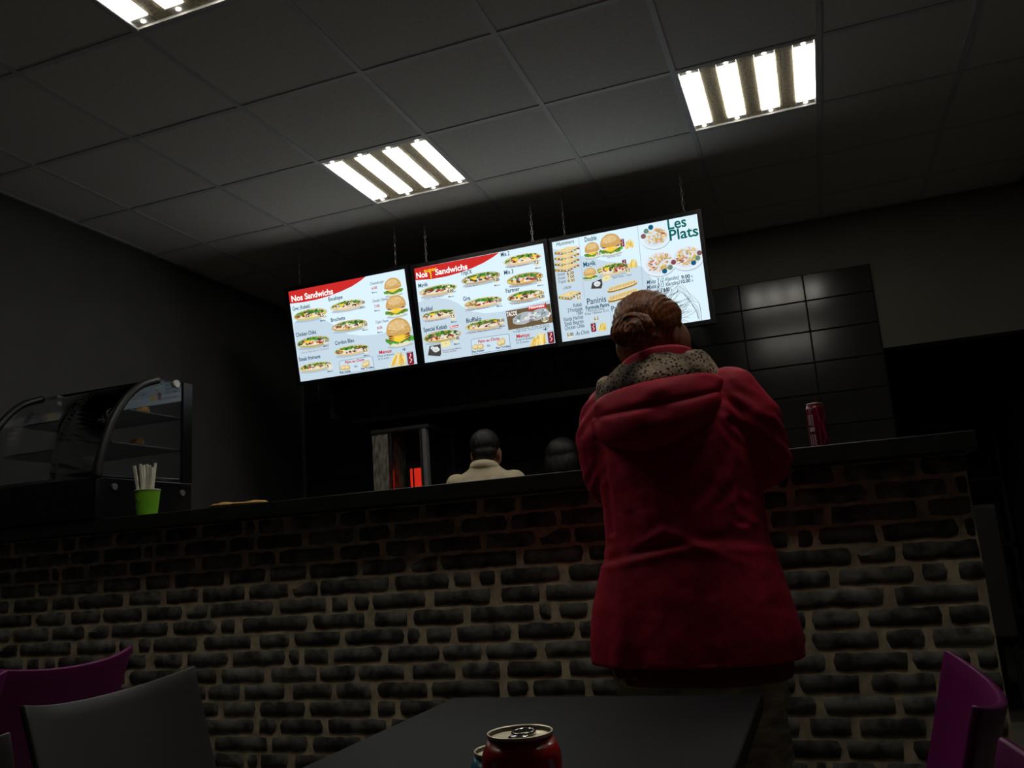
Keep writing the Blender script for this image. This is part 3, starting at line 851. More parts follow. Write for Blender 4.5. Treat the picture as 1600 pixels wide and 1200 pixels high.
def p_can(p, u, v, a, b):
    p.poly([(u - a, v - b * .85), (u + a, v - b * .9), (u + a, v + b * .85), (u + a * .7, v + b), (u - a * .7, v + b), (u - a, v + b * .85)], (150, 32, 44))
    p.poly([(u - a, v - b * .85), (u - a * .6, v - b * .87), (u - a * .6, v + b * .98), (u - a, v + b * .85)], (92, 60, 78))
    p.poly([(u + a * .55, v - b * .88), (u + a, v - b * .9), (u + a, v + b * .85), (u + a * .55, v + b * .97)], (98, 30, 44))
    p.blob(u, v - b * .88, a, b * .12, (176, 186, 200), 14)
    pts = [(u + a * (-.1 + .28 * math.sin(i * 1.1)), v + b * (-.6 + 1.3 * i / 10)) for i in range(11)]
    p.poly(pts + [(x + a * .28, y) for x, y in reversed(pts)], (232, 220, 224))

def p_plate(p, u, v, a, b, seed):
    r = random.Random(seed)
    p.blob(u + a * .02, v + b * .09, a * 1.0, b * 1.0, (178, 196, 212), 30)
    p.blob(u, v, a, b, (228, 238, 246), 30)
    p.blob(u, v - b * .02, a * .82, b * .82, (214, 228, 240), 26)
    pal = [(214, 178, 84), (236, 212, 130), (196, 148, 72), (226, 190, 150)]
    for i in range(70):
        t, s = r.uniform(0, 6.28), math.sqrt(r.random()) * .68
        L = a * r.uniform(.08, .2)
        p.blob(u + a * s * math.cos(t) + a * .03, v + b * s * math.sin(t) - b * .08, L, b * .045, jit(pal[r.randint(0, 3)], r), 6, .2, r.uniform(0, 3.1), r)
    for i in range(14):
        p.blob(u + a * (-.45 + r.uniform(-.2, .22)) * (1 if seed != 1 else -1), v + b * r.uniform(-.35, .45), a * .12, b * .05, jit([(188, 120, 110), (240, 226, 220), (128, 74, 62)][i % 3], r), 7, .3, r.uniform(-.6, .6), r)
    for i in range(6):
        p.blob(u + a * r.uniform(-.2, .5), v + b * r.uniform(-.5, .4), a * .09, b * .1, jit((206, 160, 110), r), 8, .2, rnd=r)

def p_panini(p, u, v, a, b):
    sk = .30
    f = lambda x, y: (u + a * x, v + b * y - b * sk * x * 1.6)
    out = [(math.copysign(abs(math.cos(t)) ** .6, math.cos(t)), .62 * math.copysign(abs(math.sin(t)) ** .8, math.sin(t))) for t in [2 * math.pi * i / 28 for i in range(28)]]
    p.poly([f(x, y + .32) for x, y in out], (196, 160, 92))
    p.poly([f(x, y + .18) for x, y in out], (126, 96, 58))
    p.poly([f(x, y - .05) for x, y in out], (234, 212, 154))
    for i in range(17):
        x = -.84 + i * .105
        p.poly([f(x, -.42), f(x + .035, -.44), f(x + .015, .22), f(x - .02, .24)], (158, 118, 66))

def p_toast(p, u, v, a, b, k):
    r = random.Random(50 + k)
    f = lambda x, y: (u + a * x, v + b * y)
    p.poly([f(-1, -.05), f(.05, .55), f(1, -.2), f(1, .15), f(.05, 1), f(-.95, .45)], (150, 110, 62))
    for i in range(15):
        x = -.9 + 1.85 * i / 14
        y = .15 + (.45 * (x + 1) if x < .05 else .5 - .6 * (x - .05))
        p.blob(u + a * x, v + b * (y + .05), a * .11, b * .14, jit([(88, 140, 56), (240, 206, 80), (176, 70, 54), (232, 224, 206)][i % 4], r), 7, .3, rnd=r)
    p.poly([f(-1, -.12), f(.1, -.62), f(1, -.35), f(.05, .42)], (226, 198, 128))
    p.poly([f(-.8, -.12), f(.1, -.5), f(.8, -.32), f(.05, .26)], (238, 216, 156))
    for i in range(12): p.blob(u + a * r.uniform(-.5, .5), v + b * r.uniform(-.3, .05), a * .04, b * .04, (206, 170, 100), 6, .3, rnd=r)

def p_wrap(p, u, v, a, b, k):
    r = random.Random(70 + k)
    p.blob(u, v, a, b, (176, 182, 186), 18, .08, -.35, r)
    for i in range(26):
        p.blob(u + a * r.uniform(-.7, .7), v + b * r.uniform(-.6, .6), a * .16, b * .2, jit([(206, 212, 216), (128, 140, 138), (150, 162, 158), (226, 230, 232)][i % 4], r), 6, .4, r.uniform(0, 3), r)

TV = [(-2.559, 2.446, .821, .574, 11.5, 'hanging menu screen headed Nos Sandwichs with three stacked burgers', 2),
      (-1.685, 2.440, .815, .571, 8.4, 'hanging menu screen with the yellow word super and a tacos picture', 2),
      (-.823, 2.438, .817, .577, 4.4, 'hanging menu screen headed Les Plats behind the head of the red-coated person', 2)]
M_bezel = mat('screen bezel', (.006, .006, .009), .35, var=.05)
M_chain = mat('zinc chain', (.35, .35, .34), .35, metal=1, var=.1)
texts = []
NAMES = {'s': 'sandwich_picture', 'b': 'burger_picture', 'f': 'fries_picture', 'c': 'can_picture', 'pl': 'plate_picture', 'n': 'panini_picture', 'h': 'toast_picture', 'w': 'wrap_picture',
         'd': 'price_disc', 'dot': 'sauce_dot', 'o': 'bread_picture', 'o2': 'cheese_picture', 'ch': 'cheese_picture'}
for (X, Z, W, H, ti, lb, nch), ops in zip(TV, BOARDS):
    o = empty('menu_screen', (X, 4.38, Z))
    o.rotation_euler = (math.radians(ti), 0, 0)
    tag(o, lb, 'screen', 'hanging menu screens')
    B = .0235
    part('casing', bbox_bevel(-W / 2 - B, W / 2 + B, .003, .05, -H / 2 - B, H / 2 + B, .004), M_bezel, o)
    part('bezel', merge(box(-W / 2 - B, W / 2 + B, -.006, .004, H / 2, H / 2 + B), box(-W / 2 - B, W / 2 + B, -.006, .004, -H / 2 - B, -H / 2),
                        box(-W / 2 - B, -W / 2, -.006, .004, -H / 2, H / 2), box(W / 2, W / 2 + B, -.006, .004, -H / 2, H / 2)), M_bezel, o)
    scr = part('screen', ([(-W / 2, 0, -H / 2), (W / 2, 0, -H / 2), (W / 2, 0, H / 2), (-W / 2, 0, H / 2)], [(0, 1, 2, 3)]), M_screen, o)
    for j, op in enumerate(ops):
        if op[0] == 't':
            texts.append((op, scr, W, H))
            continue
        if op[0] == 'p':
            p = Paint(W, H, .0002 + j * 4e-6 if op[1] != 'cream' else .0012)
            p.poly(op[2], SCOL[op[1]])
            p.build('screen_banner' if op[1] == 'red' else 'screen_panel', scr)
            continue
        k, u, v, a, b = op[:5]
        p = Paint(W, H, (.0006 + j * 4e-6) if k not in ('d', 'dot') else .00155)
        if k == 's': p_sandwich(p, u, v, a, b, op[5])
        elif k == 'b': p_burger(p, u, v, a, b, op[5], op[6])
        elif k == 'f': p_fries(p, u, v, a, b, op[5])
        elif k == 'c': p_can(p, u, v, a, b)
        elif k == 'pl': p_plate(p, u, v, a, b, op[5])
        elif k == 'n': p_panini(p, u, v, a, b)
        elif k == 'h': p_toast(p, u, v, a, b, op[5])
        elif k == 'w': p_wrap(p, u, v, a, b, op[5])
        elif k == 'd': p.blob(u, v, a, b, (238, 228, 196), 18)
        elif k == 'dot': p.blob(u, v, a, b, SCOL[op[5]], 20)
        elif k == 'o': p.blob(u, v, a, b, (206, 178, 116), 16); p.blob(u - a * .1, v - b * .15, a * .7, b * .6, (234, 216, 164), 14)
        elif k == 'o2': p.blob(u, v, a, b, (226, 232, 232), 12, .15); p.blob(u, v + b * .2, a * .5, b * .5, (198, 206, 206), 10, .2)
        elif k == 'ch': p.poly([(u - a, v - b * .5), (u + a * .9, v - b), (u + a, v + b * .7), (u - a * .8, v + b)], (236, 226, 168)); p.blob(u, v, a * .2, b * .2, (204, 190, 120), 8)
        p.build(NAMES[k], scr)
    # hanging chains: they go straight up in the world, so they are built upright and counter-rotated
    ct, st = math.cos(math.radians(ti)), math.sin(math.radians(ti))
    for sx in (-1, 1):
        lx = sx * (W / 2 - .07)
        top = Vector((0, .03 * ct - (H / 2 + B) * st, .03 * st + (H / 2 + B) * ct))
        n = int((CEIL - Z - top.z) / .028) + 1
        links = []
        for i in range(n):
            z = top.z + .008 + i * .0275
            ring = [(.006 * math.cos(t), 0, .017 * math.sin(t)) for t in [2 * math.pi * q / 10 for q in range(10)]]
            if i % 2: ring = [(0, x, zz) for x, y, zz in ring]
            ring = [(lx + x, top.y + y, z + zz) for x, y, zz in ring]
            links.append(tube(ring, .0016, 5, True))
        vf = merge(*links)
        inv = Matrix.Rotation(-math.radians(ti), 4, 'X')
        part('chain', xform(vf, inv), M_chain, o)

tmp = []
for (op, scr, W, H) in texts:
    _, s, u, v, w, h, c, st = op
    cu = bpy.data.curves.new('t', 'FONT')
    cu.body = s
    cu.size = 1
    cu.resolution_u = 3
    cu.offset = {'b': .028, 'm': .018, '': .006}.get(st, 0.006)
    cu.shear = .35 if st == 'i' else 0
    ob = bpy.data.objects.new('t', cu)
    col.objects.link(ob)
    tmp.append(ob)
bpy.context.view_layer.update()
dg = bpy.context.evaluated_depsgraph_get()
for ob, (op, scr, W, H) in zip(tmp, texts):
    _, s, u, v, w, h, c, st = op
    me = bpy.data.meshes.new_from_object(ob.evaluated_get(dg))
    xs = [q.co.x for q in me.vertices] or [0, 1]
    x0, x1 = min(xs), max(xs)
    sx, sz = w * W / max(1e-4, x1 - x0), h * H / .66
    for q in me.vertices:
        x, y = q.co.x, q.co.y
        q.co = (min((u - .5) * W + (x - x0) * sx, W / 2 - .001), -.00185, (.5 - v) * H + y * sz)
    me.materials.clear()
    me.name = 'lettering'
    link('lettering', me, scr, ink(c))
for ob in tmp:
    cu = ob.data
    bpy.data.objects.remove(ob)
    bpy.data.curves.remove(cu)

# ------------------------------------------------------------------ people
M_skin = mat('skin', (.42, .22, .14), .5, scale=20, var=.1, bump=.05, bscale=150)
M_eye = mat('eye white', (.8, .8, .78), .2, var=.02)
M_iris = mat('eye iris', (.05, .03, .02), .2, var=.1)
M_red = mat('raspberry red shell fabric', (.58, .009, .048), .7, scale=25, var=.10, bump=.10, bscale=160)
M_red_dark = mat('dark red knit', (.20, .008, .022), .85, scale=40, var=.2, bump=.3, bscale=300)
M_trousers = mat('beige grey corduroy', (.48, .43, .30), .9, scale=14, var=.4, bump=.9, bscale=60, stretch=(1, 1, 3.5))
M_shoe = mat('black shoe leather', (.02, .018, .017), .45, scale=9, var=.1)
M_hair_red = mat('auburn hair', (.28, .085, .022), .38, scale=45, var=.6, bump=.6, bscale=140, stretch=(2.5, 2.5, .6))
M_hair_dark = mat('dark hair', (.014, .011, .010), .45, scale=38, var=.5, bump=.8, bscale=120, stretch=(2.5, 2.5, .7))
M_hair_grey = mat('dark brown wavy hair', (.013, .011, .009), .42, scale=38, var=.6, bump=.8, bscale=120, stretch=(2.5, 2.5, .7))
M_shirt = mat('beige cotton shirt', (.62, .53, .36), .85, scale=20, var=.06, bump=.2, bscale=200)
M_dark_cloth = mat('dark work cloth', (.012, .012, .014), .9, scale=20, var=.2, bump=.2, bscale=200)

def lining_mat():
    m = mat('spotted fleece lining', (.60, .46, .33), .95, scale=9, var=.35, bump=.8, bscale=140, second=(.075, .062, .058))
    nt = m.node_tree
    b = nt.nodes['Principled BSDF']
    src = b.inputs['Base Color'].links[0].from_socket
    vo = nt.nodes.new('ShaderNodeTexVoronoi')
    vo.inputs['Scale'].default_value = 105
    tc = [n for n in nt.nodes if n.type == 'TEX_COORD'][0]
    nt.links.new(tc.outputs['Object'], vo.inputs['Vector'])
    rp = nt.nodes.new('ShaderNodeValToRGB')
    rp.color_ramp.elements[0].position = .30
    rp.color_ramp.elements[0].color = (.10, .08, .07, 1)
    rp.color_ramp.elements[1].position = .42
    rp.color_ramp.elements[1].color = (1, 1, 1, 1)
    nt.links.new(vo.outputs['Distance'], rp.inputs['Fac'])
    mx = nt.nodes.new('ShaderNodeMixRGB')
    mx.blend_type = 'MULTIPLY'
    mx.inputs[0].default_value = 1
    nt.links.new(src, mx.inputs[1])
    nt.links.new(rp.outputs[0], mx.inputs[2])
    nt.links.new(mx.outputs[0], b.inputs['Base Color'])
    return m
M_lining = lining_mat()

def head_shapes(c, yaw=0.0, pitch=0.0):
    M = Matrix.Rotation(yaw, 3, 'Z') @ Matrix.Rotation(pitch, 3, 'X')
    c = Vector(c)
    E = lambda p, r: ell(c + M @ Vector(p), r, 18, 12, M)
    K = lambda a, b, r, s: capsule(c + M @ Vector(a), c + M @ Vector(b), r, s, 10)
    sh = [E((0, -.012, .03), (.074, .09, .084)), E((0, .03, -.04), (.058, .060, .074)), E((0, .066, -.094), (.024, .021, .019)),
          K((0, .090, .002), (0, .106, -.034), .008, .013), E((0, .076, .022), (.046, .018, .011)), E((-.036, .058, -.03), (.024,) * 3), E((.036, .058, -.03), (.024,) * 3),
          E((-.048, .040, -.012), (.026, .038, .052)), E((.048, .040, -.012), (.026, .038, .052)), E((0, .089, -.061), (.022, .009, .006)), E((0, .088, -.072), (.019, .009, .006)),
          E((-.076, -.008, -.012), (.009, .019, .031)), E((.076, -.008, -.012), (.009, .019, .031))]
    return sh, M

def add_eyes(c, M, parent):
    for s in (-1, 1):
        e = part('eye', ell(Vector(c) + M @ Vector((s * .031, .063, .003)), (.0115,) * 3, 12, 8), M_eye, parent, smooth=True)
        part('iris', ell(Vector(c) + M @ Vector((s * .031, .0715, .003)), (.0055, .0045, .0055), 10, 6), M_iris, e, smooth=True)

def hand_shapes(w, fwd, up, side):
    """palm, four unequal bent fingers and a thumb; side=+1 thumb towards +(fwd x up)"""
    w, f, u = Vector(w), Vector(fwd).normalized(), Vector(up).normalized()
    s = f.cross(u).normalized() * side
    sh = [capsule(w - f * .02, w + f * .02, .026, .027, 12)]
    for k in range(4):
        b = w + f * .02 + s * (.024 - .016 * k)
        sh.append(capsule(b, b + f * .065, .013, .0115, 10))
        L = [.040, .045, .042, .033][k]
        p0 = b + f * .07
        p1 = p0 + (f * .92 - u * .25).normalized() * L
        p2 = p1 + (f * .7 - u * .7).normalized() * L * .62
        p3 = p2 + (f * .35 - u * .93).normalized() * L * .48
        sh.append(chain([p0, p1, p2, p3], [.0092, .0085, .0078, .0066], 10))
    b = w + f * .02 + s * .026
    t1 = b + (f * .6 + s * .75 - u * .2).normalized() * .040
    t2 = t1 + (f * .95 + s * .2 - u * .25).normalized() * .032
    t3 = t2 + (f * .95 - s * .15 - u * .3).normalized() * .024
    sh.append(chain([b, t1, t2, t3], [.013, .0105, .0095, .0075], 10))
    return sh

def body_mesh(arms, head_c, yaw, pitch, hip=.095, voxel=.0055):
    sh, M = head_shapes(head_c, yaw, pitch)
    hc = Vector(head_c)
    sh.append(capsule((0, -.01, 1.38), (hc.x, hc.y - .02, hc.z - .06), .052, .048))
    sh.append(loft([(0, 0, .82, .13, .09), (0, 0, .92, .15, .10), (0, .005, 1.05, .125, .085), (0, .005, 1.2, .145, .09), (0, 0, 1.32, .15, .085), (0, -.005, 1.39, .10, .06), (0, -.005, 1.42, .05, .045)], 24))
    for (shd, elb, wri, hf, hu, sd) in arms:
        sh.append(chain([shd, elb, wri], [.046, .038, .027]))
        sh += hand_shapes(wri, hf, hu, sd)
    for s in (-1, 1):
        sh.append(chain([(s * hip, 0, .86), (s * hip, .01, .47), (s * hip, -.02, .09)], [.08, .052, .036]))
        sh.append(chain([(s * hip, -.04, .05), (s * (hip + .015), .13, .035)], [.035, .028]))
    return union(merge(*sh), voxel, 3, name='body'), M

def legs_cloth(hip, waist_z, rw, top=.10, thick=.088, ankle=.062):
    sh = [loft([(0, 0, waist_z, rw, top), (0, 0, waist_z - .10, rw * 1.03, top * 1.08), (0, 0, waist_z - .2, rw, top)], 28)]
    for s in (-1, 1):
        sh.append(loft([(s * hip, 0, .04, ankle, ankle * 1.15), (s * hip, 0, .20, ankle, ankle * 1.1), (s * hip, .006, .46, ankle * 1.08, ankle * 1.12), (s * hip, 0, .70, thick, thick * 1.05), (s * hip * .95, 0, waist_z - .08, thick, top)], 20))
    return sh

def shoes(hip, parent):
    for s in (-1, 1):
        me = union(merge(chain([(s * hip, -.05, .05), (s * (hip + .004), .04, .055), (s * (hip + .016), .15, .04)], [.045, .046, .038]), bbox_bevel(s * hip - .042, s * hip + .046, -.095, .18, .001, .028, .01)), .007, 4)
        link('shoe', me, parent, M_shoe)

# ---- the customer in the red coat
PX, PY = -.330, 2.13
cust = tag(empty('person', (PX, PY, 0)), 'customer in a hooded raspberry red coat with auburn bun, back turned, at the counter', 'person')
HC = (-.022, .035, 1.553)
arms = [((-.155, 0, 1.36), (-.172, .02, 1.20), (-.085, .36, 1.300), (.12, 1, .03), (0, .03, 1), 1), ((.155, 0, 1.37), (.208, .03, 1.21), (.105, .37, 1.302), (-.12, 1, .03), (0, .03, 1), -1)]
YAW = math.radians(-30)
me, HM = body_mesh(arms, HC, YAW, math.radians(-4))
link('body', me, cust, M_skin)
add_eyes(HC, HM, cust)

# coat: torso and sleeves melted into one, then creased
tor = loft([(.002, 0, .742, .252, .166), (.002, 0, .80, .253, .166), (.002, 0, .88, .238, .162), (.004, 0, .96, .216, .155), (.006, 0, 1.03, .197, .148), (.006, 0, 1.12, .196, .146),
            (.004, 0, 1.22, .202, .147), (.0, -.004, 1.30, .200, .143), (-.004, -.006, 1.36, .185, .128), (-.008, -.008, 1.40, .150, .108), (-.012, -.008, 1.44, .105, .09), (-.014, -.006, 1.462, .085, .075)], 48, 2.3)
sl = []
for s, (shd, elb, wri) in ((-1, ((-.152, -.012, 1.362), (-.168, .0, 1.20), (-.078, .345, 1.306))), (1, ((.158, -.012, 1.372), (.212, .012, 1.205), (.10, .355, 1.308)))):
    sl.append(chain([shd, ((Vector(shd) + Vector(elb)) * .5 + Vector((s * .012, -.012, .012))), elb, ((Vector(elb) * .45 + Vector(wri) * .55) + Vector((0, 0, .004))), wri], [.070, .074, .070, .052, .040], 18))
me = union(merge(tor, *sl), .006, 4, name='coat')
def crease(co, n):
    x, y, z = co
    if n.z < -.6: return 0.0
    d = 0
    d += .0025 * fbm((x * 2, y * 2, z), 6) + .0014 * fbm((x, y, z), 26)
    if y < .1:
        zf = .985 + .018 * math.sin(x * 11 + 1) + .05 * x * x
        d += (.005 * math.exp(-((z - zf) / .010) ** 2) - .007 * math.exp(-((z - zf - .020) / .012) ** 2)) * (.3 + .7 * math.exp(-((x + .07) / .09) ** 2))
        zf2 = 1.05 - .5 * abs(x + .02)
        d += .006 * math.exp(-((z - zf2) / .012) ** 2) * math.exp(-(x / .12) ** 2)
    if z < 1.0:                               # draped pleats in the flared skirt of the coat
        k = (1.0 - z) / .26
        d += .007 * k * math.sin(x * 34 + 2.2 * z + .8) * (.4 + .6 * abs(fbm((x, 0, 0), 7, 2)) * 2)
        d += .012 * k * math.exp(-((x + .125 + .13 * (1 - z)) / .022) ** 2)
    if abs(x) > .12 and z > 1.05:             # sleeve folds
        s = 1 if x > 0 else -1
        d += .0026 * math.sin((z * 1.0 + .8 * s * x + .35 * y) * 125 + 3 * fbm((x, y, z), 6, 2)) * max(0, min(1, (abs(x) - .12) / .05)) * max(0, fbm((x, y, z), 9, 2) * 1.6 + .35)
        d -= .007 * math.exp(-((abs(x) - .158) / .01) ** 2) * (1 if z < 1.30 else 0)
    if 1.10 < z < 1.36 and abs(x) <= .16:     # soft diagonal pulls across the back
        s = 1 if x > 0 else -1
        d += .0016 * math.sin((z * .8 - s * x * 1.3) * 75 + 4 * fbm((x, y, z), 5, 2)) * min(1, abs(x) / .10)
    return d
displace(me, crease)
me.update()
link('coat', me, cust, M_red)
# knitted layer under the coat
part('sweater', loft([(.012, .003, .700, .207, .153), (.012, .003, .712, .212, .158), (.012, .003, .76, .214, .158), (.01, .005, .80, .2, .145)], 48, 2.3), M_red_dark, cust, smooth=True)
me = union(merge(*legs_cloth(.105, .80, .195, .135, .100, .080)), .008, 4, name='trousers')
displace(me, lambda co, n: .006 * fbm((co.x * 2, co.y * 2, co.z * 5), 6) + .003 * math.sin(co.z * 70 + 6 * fbm(co, 5)))
link('trousers', me, cust, M_trousers)
shoes(.105, cust)

# stand-up collar
CX, CY = -.018, -.002
V, F = [], []
NC = 48
for i in range(NC):
    a = 2 * math.pi * i / NC
    c, s = math.cos(a), math.sin(a)
    back = max(0, -s)
    zt = 1.482 + .020 * back + .012 * c
    for r, z in ((.098, 1.425), (.100, 1.455), (.097, zt - .008), (.094, zt), (.089, zt), (.087, zt - .01), (.088, 1.425)):
        V.append((CX + r * 1.03 * c, CY + r * .92 * s + .004, z))
for i in range(NC):
    for j in range(6):
        F.append((i * 7 + j, ((i + 1) % NC) * 7 + j, ((i + 1) % NC) * 7 + j + 1, i * 7 + j + 1))
collar = part('collar', (V, F), M_red, cust, smooth=True)

# hood lying open on the back: spotted lining inside, red shell outside
def sweep(prof_fn, n, a0, a1):
    V, F, m = [], [], 0
    for i in range(n + 1):
        a = a0 + (a1 - a0) * i / n
        pr = prof_fn(a)
        m = len(pr)
        V += pr
    for i in range(n):
        for j in range(m - 1):
            F.append((i * m + j, (i + 1) * m + j, (i + 1) * m + j + 1, i * m + j + 1))
    return V, F
def bez(pts, n):
    out = []
    P = [pts[0]] + list(pts) + [pts[-1]]
    for i in range(1, len(P) - 2):
        for k in range(n):
            t = k / n
            a, b, c, d = P[i - 1], P[i], P[i + 1], P[i + 2]
            out.append(tuple(.5 * ((2 * b[q]) + (-a[q] + c[q]) * t + (2 * a[q] - 5 * b[q] + 4 * c[q] - d[q]) * t * t + (-a[q] + 3 * b[q] - 3 * c[q] + d[q]) * t ** 3) for q in range(len(b))))
    out.append(tuple(pts[-1]))
    return out
HX = -.018
def at_angle(a, r, z):
    return (HX + r * 1.16 * math.sin(a), -.01 - r * math.cos(a), z + .016 * math.sin(a))
def hood_prof(a):
    k = max(0.0, math.cos(a)) ** .75          # 1 at the middle of the back, 0 at the shoulder ends
    w = .003 * math.sin(a * 6 + .5) + .002 * math.sin(a * 13)
    ins = [(.116, 1.392), (.124 + .012 * k, 1.402), (.129 + .024 * k, 1.401 - .003 * k), (.132 + .034 * k + w, 1.394 - .016 * k), (.132 + .039 * k, 1.388 - .034 * k),
           (.131 + .037 * k, 1.385 - .047 * k), (.132 + .044 * k - w, 1.382 - .060 * k), (.131 + .045 * k, 1.378 - .090 * k + w), (.127 + .034 * k, 1.376 - .118 * k), (.119 + .010 * k, 1.376 - .130 * k)]
    return [at_angle(a, r, z) for r, z in bez(ins, 4)]
V, F = sweep(hood_prof, 64, -1.60, 1.60)
hood = part('hood', (V, F), M_red, cust, smooth=True)
sm = hood.modifiers.new('thick', 'SOLIDIFY'); sm.thickness = .004; sm.offset = -1
def lining_prof(a):
    k = max(0.0, math.cos(a * .80))
    lump = .006 * fbm((math.sin(a) * 2, 1, 3), 3) + .004 * math.sin(a * 7)
    ins = [(.090, 1.412), (.094, 1.452 + lump), (.102 + .004 * k, 1.470 + lump), (.114 + .010 * k, 1.462 + lump), (.124 + .018 * k, 1.436), (.130 + .020 * k, 1.412), (.131 + .014 * k, 1.388), (.12, 1.375)]
    return [at_angle(a, r, z - .010 * (1 - k)) for r, z in bez(ins, 4)]
V, F = sweep(lining_prof, 56, -1.75, 1.55)
lin_o = part('hood_lining', (V, F), M_lining, hood, smooth=True)
displace(lin_o.data, lambda co, n: .004 * fbm(co, 22))
# soft fold of lining spilling over on one shoulder
me = union(merge(ell((-.142, -.055, 1.415), (.030, .040, .036)), ell((-.160, -.05, 1.392), (.020, .030, .020))), .005, 4)
displace(me, lambda co, n: .004 * fbm(co, 30))
link('lining_fold', me, hood, M_lining)

# hair: cap, nape, low twisted bun, loose strands
hc = Vector(HC)
hs = [ell(hc + HM @ Vector((0, -.030, .030)), (.087, .096, .093), 24, 16, HM), ell(hc + HM @ Vector((0, -.055, -.02)), (.076, .060, .07), 20, 12, HM),
      ell(hc + HM @ Vector((0, .005, .062)), (.075, .066, .052), 20, 12, HM), ell(hc + HM @ Vector((.0, -.035, -.075)), (.06, .046, .05), 18, 10, HM)]
me = union(merge(*hs), .0055, 6, name='hair')
bun_c = Vector((-.052, -.116, 1.536))
def strand_d(co, n):
    v = co - bun_c
    a = math.atan2(v.z, v.x)
    dist = math.hypot(v.x, v.z)
    d = .0011 * math.sin(a * 44 + 5 * fbm(co, 9)) * min(1, dist / .05)
    return d + .0035 * fbm(co, 22)
displace(me, strand_d)
hair = link('hair', me, cust, M_hair_red)
me = union(merge(ell(bun_c, (.050, .036, .046), 20, 14), tube([bun_c + Vector((.046 * math.cos(t), -.012 - .012 * t / 9, .040 * math.sin(t))) * (1 - t / 16) for t in [i * .25 for i in range(38)]], [.018 - .0002 * i for i in range(38)], 10), ell(bun_c + Vector((.01, -.02, 0)), (.03, .025, .028))), .004, 3, name='bun')
def bun_d(co, n):
    v = co - bun_c
    return .0014 * math.sin(math.atan2(v.z, v.x) * 2 + math.hypot(v.x, v.z) * 620 + 6 * fbm(co, 14)) + .004 * fbm(co, 30)
displace(me, bun_d)
link('bun', me, hair, M_hair_red)
rs = random.Random(12)
strands = []
for i in range(70):
    a = rs.uniform(-.1, 1.1)
    base = hc + HM @ Vector((.088 * math.cos(a) * .93, -.03 + rs.uniform(-.04, .05), .03 + .09 * math.sin(a)))
    out = Vector((math.cos(a) + rs.uniform(-.3, .4), rs.uniform(-.3, .3), math.sin(a) + rs.uniform(-.5, .5))).normalized()
    L = rs.uniform(.012, .042)
    b = Vector((rs.uniform(-.5, .5), rs.uniform(-.3, .3), rs.uniform(-.5, .5))) * L
    strands.append(tube([base - out * .006, base + out * L * .4 + b * .15, base + out * L * .8 + b * .5, base + out * L + b], .00035, 4))
for k in range(6):
    q = rs.uniform(-.01, .01)
    pts = [hc + Vector((.05 + .004 * k, -.02, .105 + q * .3)), hc + Vector((.075 + .003 * k, -.02, .118 + q)), hc + Vector((.105 + q, -.02, .095 - .003 * k)), hc + Vector((.122 + q * .7, -.02, .060 + q)), hc + Vector((.124 + .5 * q, -.02, .022 - q))]
    strands.append(tube(bez([tuple(p) for p in pts], 8), .0003, 4))
tag(part('loose_strands', merge(*strands), M_hair_red, hair), kind='stuff')

# ---- two cooks behind the counter
def cook(loc, label, shirt, trousers, hairmat, hairf, s=1.0, yaw=0.0, hz=1.555):
    o = tag(empty('person', loc, yaw), label, 'person')
    o.scale = (s, s, s)
    hc_ = (0, .05, hz)
    ar = [((-.165, 0, 1.365), (-.172, .04, 1.12), (-.10, .28, 1.03), (.1, 1, 0), (0, 0, 1), 1), ((.165, 0, 1.365), (.172, .04, 1.12), (.10, .28, 1.03), (-.1, 1, 0), (0, 0, 1), -1)]
    me, M = body_mesh(ar, hc_, 0, math.radians(-8), voxel=.007)
    link('body', me, o, M_skin)
    add_eyes(hc_, M, o)
    tr = loft([(0, 0, .82, .175, .125), (0, 0, .95, .170, .12), (0, .0, 1.08, .165, .118), (0, 0, 1.22, .185, .125), (0, -.005, 1.32, .196, .118), (0, -.01, 1.385, .165, .095), (0, -.012, 1.42, .105, .075), (0, -.012, 1.45, .072, .066)], 36, 2.3)
    sv = [chain([(k * .155, -.005, 1.355), (k * .168, .04, 1.12), (k * .11, .24, 1.04)], [.064, .054, .042], 16) for k in (-1, 1)]
    me = union(merge(tr, *sv), .009, 5, name='shirt')
    displace(me, lambda co, n: .004 * fbm(co, 9) + .002 * fbm(co, 30))
    sh_ = link('shirt', me, o, shirt)
    V, F = [], []
    for i in range(32):
        a = 2 * math.pi * i / 32
        for r, z in ((.072, 1.425), (.070, 1.452), (.074, 1.455), (.086, 1.425), (.080, 1.415)):
            V.append((r * math.cos(a), -.010 + r * .95 * math.sin(a), z - .022 * math.sin(a)))
    for i in range(32):
        for j in range(4): F.append((i * 5 + j, ((i + 1) % 32) * 5 + j, ((i + 1) % 32) * 5 + j + 1, i * 5 + j + 1))
    part('shirt_collar', (V, F), shirt, sh_, smooth=True)
    me = union(merge(*legs_cloth(.095, .92, .165, .118, .09, .07)), .01, 4, name='trousers')
    link('trousers', me, o, trousers)
    shoes(.095, o)
    me = union(merge(*hairf(Vector(hc_), M)), .006, 4, name='hair')
    displace(me, lambda co, n: .003 * fbm((co.x * 3, co.y * 3, co.z), 14))
    link('hair', me, o, hairmat)
def short_hair(c, M):
    return [ell(c + M @ Vector((0, -.022, .042)), (.080, .090, .084), 22, 14, M), ell(c + M @ Vector((0, -.05, -.01)), (.070, .055, .055), 18, 10, M)]
def long_hair(c, M):
    return [ell(c + M @ Vector((0, -.026, .035)), (.098, .098, .090), 22, 14, M), ell(c + M @ Vector((0, -.04, -.03)), (.104, .078, .12), 20, 14, M)]
cook((-1.672, 4.22, 0), 'cook in a beige shirt with short dark hair, seen from behind over the counter', M_shirt, M_dark_cloth, M_hair_dark, short_hair, 1.026, math.radians(8), 1.522)
